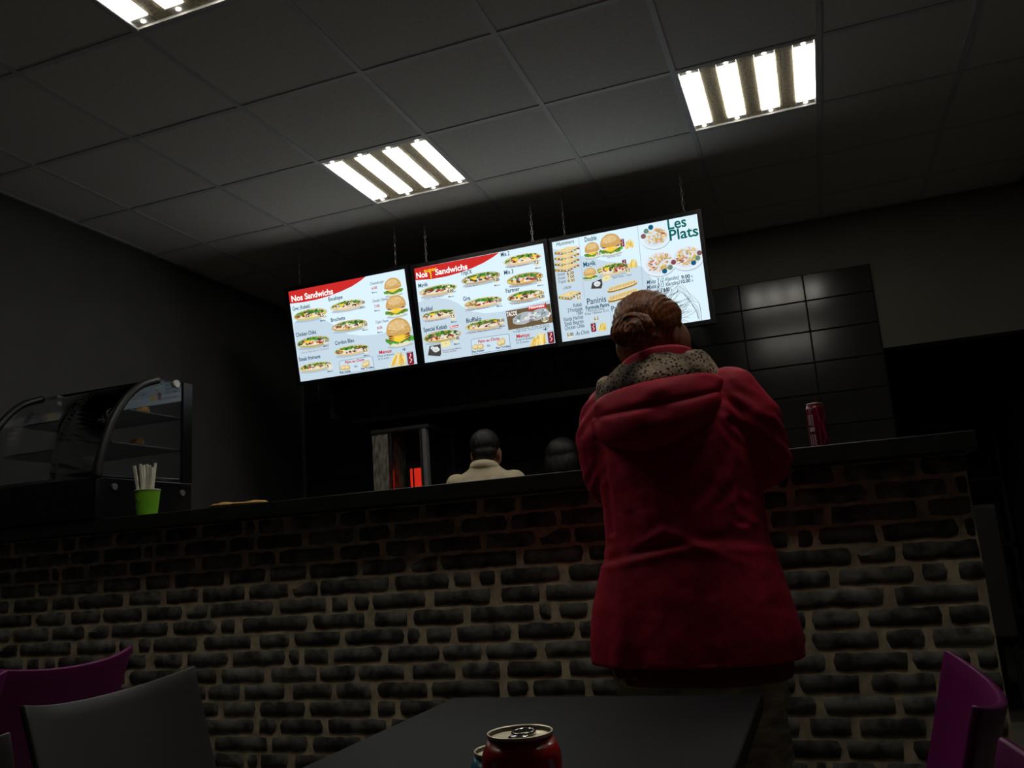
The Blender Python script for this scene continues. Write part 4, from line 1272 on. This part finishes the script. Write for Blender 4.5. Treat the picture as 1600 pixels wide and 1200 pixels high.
cook((-1.325, 4.50, 0), 'dark-haired kitchen worker in dark clothes, only the crown of the head clearly visible', M_dark_cloth, M_dark_cloth, M_hair_grey, long_hair, .972, 0)

# ------------------------------------------------------------------ kitchen behind the counter
M_hood = mat('dark hood steel', (.035, .035, .033), .45, metal=.5, scale=6, var=.2)  # even dark tone shared by canopy, gutter and filters
o = tag(empty('extractor_hood', (-1.75, 4.9, 2.15)), 'dark extractor hood with slanted filters beneath the menu screens', 'extractor hood')
part('canopy', merge(box(-1.1, 1.15, -.29, .668, .02, .05), box(-1.1, 1.15, -.32, -.29, -.02, .30), box(-1.1, -1.07, -.32, .668, -.22, .30), box(1.12, 1.15, -.32, .668, -.22, .30), box(-1.1, 1.15, -.32, .668, .28, .30)), M_hood, o)
part('gutter', box(-1.07, 1.12, -.10, -.02, -.235, -.20), M_hood, o)
fm = None
for k in range(6):
    x = -1.07 + .365 * k
    L = math.hypot(.21, .205)
    vf = [box(0, .355, 0, .01, 0, L)] + [box(.02 + .033 * i, .035 + .033 * i, -.008, 0, .01, L - .01) for i in range(10)]
    Mx = Matrix.Translation((x, -.08, -.20)) @ Matrix.Rotation(math.radians(45.5), 4, 'X')
    part('filter', xform(merge(*vf), Mx), M_hood, o)
bc = tag(empty('kitchen_cabinet', (-1.6, 5.0, 0)), 'low dark steel kitchen cabinet along the tiled back wall', 'cabinet')
part('body', box(-1.5, 1.5, -.28, .55, .10, .86), M_dark_steel, bc)
part('plinth', box(-1.48, 1.48, -.22, .5, 0, .10), M_black, bc)
for k in range(5):
    d = part('door', bbox_bevel(-1.49 + .6 * k, -.91 + .6 * k, -.30, -.281, .12, .84, .003, 1), M_dark_steel, bc)
    part('handle', tube([(-1.40 + .6 * k, -.32, .80), (-1.0 + .6 * k, -.32, .80)], .006, 8), M_steel, d)
tag(part('back_worktop', bbox_bevel(-3.1, -.1, 4.69, 5.56, .861, .90, .004), M_dark_steel), 'dark steel worktop under the kebab grill in the kitchen', 'worktop')

# kebab grill with a glowing burner
M_glow = emit('glowing burner', (1.0, .035, .015), .62)
M_post = mat('satin steel post', (.24, .24, .23), .5, metal=.2, var=.1)
g = tag(empty('kebab_grill', (-2.38, 4.80, .90)), 'glass-sided kebab grill with a small glowing red burner', 'grill')
part('base', bbox_bevel(-.20, .20, -.20, .20, 0, .05, .005), M_dark_steel, g)
part('side_column', bbox_bevel(-.195, -.085, -.19, .05, .05, .90, .004), mat('worn steel', (.25, .24, .19), .6, metal=.1, scale=14, var=.6, stretch=(3, 3, 1)), g)
part('roof', bbox_bevel(-.20, .20, -.20, .20, .90, .925, .004), M_dark_steel, g)
part('glass_panel', box(-.08, .155, -.195, -.190, .05, .90), M_glass, g)
for x in (.135,): part('corner_post', bbox_bevel(x, x + .045, -.195, -.15, .05, .90, .003), M_post, g)
part('inner_post', box(-.075, -.06, -.185, -.17, .05, .90), M_steel, g)
part('back_plate', box(-.20, .20, .18, .20, .05, .90), M_black, g)
bn = part('burner', box(-.045, .085, -.02, .0, .44, .72), M_black, g)
part('burner_glow', box(-.022, .072, -.026, -.02, .47, .68), M_glow, bn)
part('burner_bar', merge(box(-.002, .006, -.032, -.026, .47, .68),), M_black, bn)
part('spit', tube([(.04, .08, .05), (.04, .08, .90)], .007, 8), M_steel, g)

# storage cabinet seen past the right end of the counter
c = tag(empty('storage_cabinet', (.60, 5.15, 0)), 'dark grey cabinet raised on legs right of the brick counter', 'cabinet')
M_cab = mat('dark grey cabinet paint', (.02, .019, .016), .6, var=.08)
part('body', bbox_bevel(-.30, .235, -.25, .25, .43, 1.09, .004), M_cab, c)
for k in range(2):
    d = part('door', bbox_bevel(-.295 + .265 * k, -.035 + .265 * k, -.27, -.251, .44, 1.08, .004), M_cab, c)
    part('handle', bbox_bevel(-.06 + .05 * k, -.05 + .05 * k, -.285, -.27, .70, .84, .002, 1), M_dark_steel, d)
for sx in (-.28, .205):
    for sy in (-.23, .21): part('leg', box(sx, sx + .025, sy, sy + .025, 0, .43), M_black, c)
sh = tag(empty('shelf_rack', (1.05, 7.6, 0)), 'dark shelf rack in the passage behind the doorway', 'shelf')
for z in (.3, .8, 1.3, 1.75): part('shelf', box(-.4, .3, -.2, .2, z, z + .025), M_dark_steel, sh)
for sx in (-.4, .275):
    for sy in (-.2, .175): part('post', box(sx, sx + .025, sy, sy + .025, 0, 1.95), M_dark_steel, sh)

# ------------------------------------------------------------------ on the counter
# curved glass display case
dc = tag(empty('display_case', (-2.87, 2.70, TOPZ)), 'countertop display case with curved glass front at the left end', 'display case')
M_cap = mat('grey screw cap', (.16, .16, .17), .35, var=.05)
M_white_cap = mat('white screw cap', (.85, .85, .85), .5, var=.03)
prof = [(-.25, .16), (-.245, .20), (-.215, .30), (-.17, .40), (-.105, .49), (-.03, .55), (.06, .585)]      # y, z of the front curve
pr_ = bez([(y, z) for y, z in prof], 4)
W0, W1 = -.33, .325
part('base', bbox_bevel(W0, W1, -.26, .26, .004, .16, .005), M_black_gloss, dc)
for s, x in ((-1, W0), (1, W1 - .008)):
    poly = [(y, z) for y, z in pr_] + [(.25, .60), (.25, .16)]
    n = len(poly)
    V = [(x, y, z) for y, z in poly] + [(x + .006, y, z) for y, z in poly]
    F = [tuple(range(n - 1, -1, -1)), tuple(range(n, 2 * n))] + [(i, (i + 1) % n, n + (i + 1) % n, n + i) for i in range(n)]
    ep = part('end_glass', (V, F), M_glass, dc)
    band = [(x + .003, y, z) for y, z in pr_]
    part('curved_frame', tube(band, .016, 8), M_black, ep, smooth=True)
    part('rear_post', bbox_bevel(x - .004, x + .012, .20, .26, .16, .60, .003, 1), M_black_gloss, ep)
    for (y, z) in ((-.17, .125), (.20, .115)):
        kx = W1 if s > 0 else W0
        part('screw_cap', tube([(kx, y, z), (kx + s * .007, y, z)], .013, 14), M_cap, ep, smooth=False)
    kx = W1 if s > 0 else W0
    part('top_screw', tube([(kx - .003, .16, .585), (kx + s * .008, .16, .585)], .016, 14), M_white_cap, ep)
V, F = [], []
for y, z in pr_: V += [(W0 + .01, y, z), (W1 - .01, y, z)]
for i in range(len(pr_) - 1): F.append((2 * i, 2 * i + 1, 2 * i + 3, 2 * i + 2))
fg = part('front_glass', (V, F), glass('thin curved glass', (.95, .96, .96), .03, 1.10), dc, smooth=True)
sm = fg.modifiers.new('t', 'SOLIDIFY'); sm.thickness = .005
part('top_glass', box(W0 + .01, W1 + .0, .055, .25, .583, .589), glass('tinted top glass', (.80, .88, .90), .05, 1.3), dc)
part('top_rail', bbox_bevel(W0, W1, .235, .265, .57, .60, .004, 1), M_black_gloss, dc)
part('rear_door', box(W0 + .01, W1 - .01, .245, .25, .16, .57), M_glass, dc)
M_frost = mat('frosted shelf glass', (.30, .33, .33), .3, var=.05)
for z, y0 in ((.30, -.16), (.44, -.07)):
    s_ = part('shelf', bbox_bevel(W0 + .02, W1 - .02, y0, .235, z, z + .006, .001, 1), M_frost, dc)
    part('shelf_rail', tube([(W0 + .02, y0, z + .003), (W1 - .02, y0, z + .003)], .004, 8), M_steel, s_)
part('tray', bbox_bevel(W0 + .03, W1 - .03, -.2, .22, .165, .18, .003, 1), M_steel, dc)
M_bun = mat('golden pastry', (.42, .21, .055), .6, scale=25, var=.35, bump=.3, bscale=90)
for i, (x, y, z, lb) in enumerate([(.20, .10, .447, 'round golden pastry on the upper shelf of the display case'), (.21, .06, .307, 'round golden pastry on the lower shelf of the display case'), (.10, .08, .307, 'darker pastry beside the round one on the lower shelf')]):
    me = union(merge(ell((0, 0, .020), (.034, .03, .020)), ell((.012, 0, .030), (.02, .02, .014))), .004, 4)
    displace(me, lambda co, n: .002 * fbm(co, 60))
    q = link('pastry', me, None, M_bun, (-2.87 + x, 2.70 + y, TOPZ + z))
    tag(q, lb, 'pastry', 'pastries in the display case')

# straw cup
M_green = mat('bright green paper', (.26, .72, .025), .55, scale=30, var=.05)
M_green_mark = mat('light green print', (.36, .62, .12), .55, var=.05)
M_white_paper = mat('white paper sleeve', (.95, .92, .80), .8, scale=30, var=.06)
cup = tag(empty('paper_cup', (-2.405, 2.555, TOPZ)), 'bright green paper cup of straws on the counter', 'cup')
part('cup_body', lathe([(.001, .004), (.034, .004), (.034, .0), (.036, .0), (.0465, .098), (.0450, .098), (.0335, .006), (.001, .006)], 32), M_green, cup, smooth=False)
part('rim', lathe([(.0455, .096), (.0485, .098), (.0485, .101), (.0455, .102), (.0445, .099)], 32), mat('pale cup rim', (.55, .66, .42), .5, var=.04), cup, smooth=True)
def on_cup(a, z):
    r = .036 + .0105 * z / .098 + .0006
    return (r * math.sin(a), -r * math.cos(a), z)
part('print_mark', merge(tube([on_cup(-.55 + .9 * t, .066 + .010 * math.sin(7 * t)) for t in [i / 14 for i in range(15)]], .0009, 5), tube([on_cup(-.15 - .75 * math.sin(t), .045 + .018 * math.cos(t)) for t in [.3 + i / 14 * 2.4 for i in range(15)]], .0009, 5)), M_green_mark, cup)
rs = random.Random(4)
for i in range(11):
    a = -.9 + 1.8 * i / 10
    top = Vector((.050 * math.sin(a * 1.1) + rs.uniform(-.006, .006), rs.uniform(-.03, .03), .205 - rs.uniform(0, .022)))
    bot = Vector((top.x * .35, top.y * .5, .010))
    d = (top - bot)
    s = d.cross(Vector((0, 1, 0))).normalized()
    w, t = .0052, .0016
    f = d.cross(s).normalized()
    V = []
    for p in (bot, top):
        for q in ((-w, -t), (w, -t), (w, t), (-w, t)): V.append(tuple(p + s * q[0] + f * q[1]))
    q = part('wrapped_straw', (V, BOXF), M_white_paper, None, (-2.405, 2.555, TOPZ))
    tag(q, 'paper-wrapped straw standing in the green cup on the counter', 'straw', 'straws in the green cup')

# flat golden item
me = union(merge(ell((0, 0, .008), (.125, .055, .008)), ell((-.05, -.01, .010), (.06, .04, .009)), ell((.06, .01, .010), (.06, .035, .008))), .004, 3)
displace(me, lambda co, n: .002 * fbm(co, 30))
tag(link('flatbread', me, None, mat('golden crust', (.62, .36, .09), .7, scale=30, var=.2), (-1.97, 2.530, TOPZ), ), 'thin golden flat item lying on the counter right of the green cup', 'bread')

def can(loc, h, r, body, label, name='drink_can', rot=0.0):
    o = tag(empty(name, loc, rot), label, 'can', 'drink cans')
    rt = r * .80
    part('can_body', lathe([(r * .55, .006), (r * .72, .0), (r * .80, .002), (r, .014), (r, h - .020), (r * .985, h - .016), (rt * 1.02, h - .004), (rt * .97, h - .006), (rt * .95, h - .012), (.0005, h - .012)], 48), body, o, smooth=True)
    lid = part('lid', lathe([(rt * .97, h - .004), (rt * 1.03, h - .003), (rt * 1.05, h - .0005), (rt * 1.02, h), (rt * .97, h - .001), (rt * .94, h - .006), (rt * .90, h - .0075), (rt * .86, h - .0055), (.001, h - .0055)], 48), mat('can aluminium', (.88, .80, .60), .38, metal=1, scale=30, var=.05), o, smooth=True)
    V, F = [], []
    ring = [(.0085 * math.cos(t), .008 + .011 * math.sin(t), h - .0028) for t in [2 * math.pi * i / 18 for i in range(18)]]
    part('pull_tab', merge(tube(ring, .0018, 6, True), bbox_bevel(-.008, .008, -.008, .004, h - .0042, h - .0025, .0007, 1), tube([(0, -.002, h - .005), (0, -.002, h - .0015)], .003, 8)), M_chrome, lid, smooth=True)
    th = [2 * math.pi * i / 20 for i in range(20)]
    part('opening', ([(.0105 * math.cos(t), -.012 + .0075 * math.sin(t), h - .0052) for t in th], [tuple(range(20))]), M_black, lid)
    return o
def wrap_strip(pts, w, r, off=.0004):
    """ribbon laid on the can wall: pts in (angle, z); angle 0 faces -y"""
    V, F = [], []
    for i, (a, z) in enumerate(pts):
        p, q = pts[max(0, i - 1)], pts[min(len(pts) - 1, i + 1)]
        dx, dz = (q[0] - p[0]) * r, q[1] - p[1]
        L = math.hypot(dx, dz) or 1
        ww = w(i / (len(pts) - 1)) if callable(w) else w
        for s in (-1, 1):
            aa, zz = a - s * dz / L * ww / r, z + s * dx / L * ww
            V.append(((r + off) * math.sin(aa), -(r + off) * math.cos(aa), zz))
    for i in range(len(pts) - 1): F.append((2 * i, 2 * i + 1, 2 * i + 3, 2 * i + 2))
    return V, F
M_can_red = mat('red can lacquer', (.78, .012, .014), .3, scale=9, var=.05, coat=.3)
M_can_dark = mat('maroon can lacquer', (.13, .006, .022), .26, scale=9, var=.05, coat=.3)
M_can_blue = mat('blue can lacquer', (.01, .34, .48), .3, scale=9, var=.05, coat=.3)
M_print_white = mat('white can print', (.75, .70, .68), .4, var=.04)
M_print_pink = mat('pink can print', (.42, .02, .07), .35, var=.04)
M_print_grey = mat('pale grey can print', (.42, .33, .38), .45, var=.06)

TABZ = .74
# red can on the table, white script running up the side
o = can((-.2545, .682, TABZ), .145, .0325, M_can_red, 'tall red drink can with white script standing on the black table')
scr = [[(-.62 + .25 * math.sin(4.4 * t) + .5 * t, .03 + .098 * t) for t in [i / 30 for i in range(31)]],
       [(1.02 + .16 * math.sin(9 * t), .035 + .092 * t) for t in [i / 30 for i in range(31)]],
       [(-.1 + .22 * math.cos(7 * t), .02 + .085 * t) for t in [i / 30 for i in range(31)]],
       [(.45 + .24 * math.sin(6 * t + 1), .02 + .08 * t) for t in [i / 30 for i in range(31)]]]
part('script_print', merge(*[wrap_strip(s, lambda t: .0022 + .0016 * math.sin(6 * t) ** 2, .0325) for s in scr]), M_print_white, o)
# blue can behind
o = can((-.297, .752, TABZ), .115, .033, M_can_blue, 'blue drink can half hidden behind the red one')
part('white_label', wrap_strip([(-.25 + .62 * t + .2, .066 + .0 * t) for t in [i / 12 for i in range(13)]], .038, .033), M_print_white, o)
part('label_print', merge(*[wrap_strip([(-.02 + .05 * math.sin(9 * t) + .10 * k, .04 + .055 * t) for t in [i / 12 for i in range(13)]], .0012, .033, .0008) for k in range(4)]), M_black, o)
# maroon can on the counter, with a column of small print and a lighter script
o = can((.022, 2.62, TOPZ), .140, .0275, M_can_dark, 'slim maroon drink can with pink script on the counter beside the red coat')
R_ = .0275
tx = []
rs = random.Random(9)
for k in range(5): tx.append(wrap_strip([(-.78 + .04 * rs.random(), .128 - .0055 * k), (-.38 + rs.uniform(-.2, .12), .128 - .0055 * k)], .0011, R_))
for (a0, a1, z0, z1) in ((-.9, -.82, .075, .10), (-.74, -.60, .075, .10), (-.5, -.44, .072, .102), (-.40, -.34, .072, .102)): tx.append(wrap_strip([((a0 + a1) / 2, z0), ((a0 + a1) / 2, z1)], (a1 - a0) / 2 * R_, R_))
tx.append(wrap_strip([(-.92 + .1 * i, .1025) for i in range(7)], .0012, R_))
tx.append(wrap_strip([(-.9 + .1 * i, .062) for i in range(7)], .0065, R_))
for k in range(3): tx.append(wrap_strip([(-.88 + .26 * k + .04 * math.sin(i * 1.9 + k), .016 + .0035 * i) for i in range(10)], .0016, R_))
part('small_print', merge(*tx), M_print_grey, o)
part('script_print', merge(wrap_strip([(.45 + .30 * math.sin(5.2 * t), .018 + .104 * t) for t in [i / 40 for i in range(41)]], lambda t: .0018 + .0016 * math.sin(5 * t) ** 2, R_),
                           wrap_strip([(.78 + .22 * math.cos(7 * t), .02 + .10 * t) for t in [i / 40 for i in range(41)]], lambda t: .0016 + .0016 * math.sin(6 * t) ** 2, R_),
                           wrap_strip([(.16, .004 + .012), (.20, .07), (.16, .126)], .0012, R_)), M_print_pink, o)

# ------------------------------------------------------------------ table and chairs
t = tag(empty('table', (-.455, 1.06, 0)), 'black rectangular table with a matt laminate top in the foreground', 'table')
part('tabletop', bbox_bevel(-.31, .31, -.60, .61, .712, TABZ, .004), M_table, t)
part('column', tube([(0, 0, .03), (0, 0, .70)], .035, 20), M_black, t, smooth=True)
part('top_plate', bbox_bevel(-.2, .2, -.3, .3, .70, .711, .003, 1), M_black, t)
part('foot_plate', bbox_bevel(-.13, .13, -.28, .28, 0, .03, .006), M_black, t)

def shell_mesh(kind):
    V, F = [], []
    if kind == 'back':
        nu, nv = 28, 14
        def f(u, v):
            x = (-1 + 2 * u)
            zt = .815 + .022 * abs(x) ** 2.2
            z = .425 + (zt - .425) * v
            hw = .195 + .022 * v
            lean = -.115 * v ** 1.25
            y = -.185 + lean + .042 * abs(x) ** 2.3 * (.55 + .45 * v) + (.045 * (1 - v) ** 3)
            return Vector((x * hw, y, z))
    else:
        nu, nv = 20, 16
        def f(u, v):
            x = -1 + 2 * u
            y = -.19 + .41 * v
            z = .452 + .012 * abs(x) ** 2 - .02 * max(0, v - .8) * 5 * (v - .8) * 5 * .5 + .012 * max(0, .2 - v) * 5
            return Vector((x * (.205 + .01 * v), y, z))
    P = [[f(i / nu, j / nv) for j in range(nv + 1)] for i in range(nu + 1)]
    idx = lambda i, j: i * (nv + 1) + j
    for i in range(nu + 1): V += P[i]
    for i in range(nu):
        for j in range(nv): F.append((idx(i, j), idx(i + 1, j), idx(i + 1, j + 1), idx(i, j + 1)))
    me = to_mesh((V, F), kind)
    o = bpy.data.objects.new('tmp', me)
    col.objects.link(o)
    s = o.modifiers.new('s', 'SOLIDIFY'); s.thickness = .011 if kind == 'back' else .014; s.offset = 0
    b = o.modifiers.new('b', 'BEVEL'); b.width = .003; b.segments = 2; b.limit_method = 'ANGLE'; b.angle_limit = 1.0
    dg = bpy.context.evaluated_depsgraph_get()
    out = bpy.data.meshes.new_from_object(o.evaluated_get(dg))
    bpy.data.objects.remove(o)
    out.polygons.foreach_set('use_smooth', [True] * len(out.polygons))
    return out
BACKM, SEATM = shell_mesh('back'), shell_mesh('seat')
LEGM = {}
def chair(x, y, rz, m, label):
    o = tag(empty('chair', (x, y, 0), rz), label, 'chair')
    if m.name not in LEGM:
        b, s = BACKM.copy(), SEATM.copy()
        b.materials.append(m); s.materials.append(m)
        legs = []
        for sx in (-1, 1):
            for sy, yt, yb in ((-1, -.15, -.22), (1, .16, .20)):
                q = to_mesh(tube([(sx * .16, yt, .442), (sx * .185, yt + (yb - yt) * .4, .30), (sx * .205, yb, .008)], .011, 10), 'leg')
                q.materials.append(M_chrome)
                legs.append(q)
        fr = to_mesh(merge(tube([(-.16, -.15, .438), (-.16, .16, .438)], .010, 8), tube([(.16, -.15, .438), (.16, .16, .438)], .010, 8), tube([(-.16, .16, .438), (.16, .16, .438)], .010, 8), tube([(-.16, -.15, .438), (.16, -.15, .438)], .010, 8)), 'seat_frame')
        fr.materials.append(M_chrome)
        LEGM[m.name] = (b, s, legs, fr)
    b, s, legs, fr = LEGM[m.name]
    link('backrest', b, o); link('seat', s, o); link('seat_frame', fr, o)
    for q in legs: link('leg', q, o)
    return o
PI = math.pi
chair(-1.025, 1.31, -PI / 2 + .05, M_grey_plastic, 'dark grey plastic chair in front, left of the black table')
chair(-.812, .676, -PI / 2, M_grey_plastic, 'dark grey plastic chair whose corner shows at the bottom left edge')
chair(-2.18, 1.77, PI / 2, M_purple, 'purple plastic chair standing behind the dark grey chair, back turned')
chair(-2.13, 1.33, PI / 2, M_purple, 'purple plastic chair cut off by the left edge of the photo')
chair(-.12, 1.262, PI / 2 - .06, M_purple, 'purple plastic chair at the right of the black table, seen edge on')
chair(-.133, .675, PI / 2, M_purple, 'purple plastic chair whose tip shows in the bottom right corner')
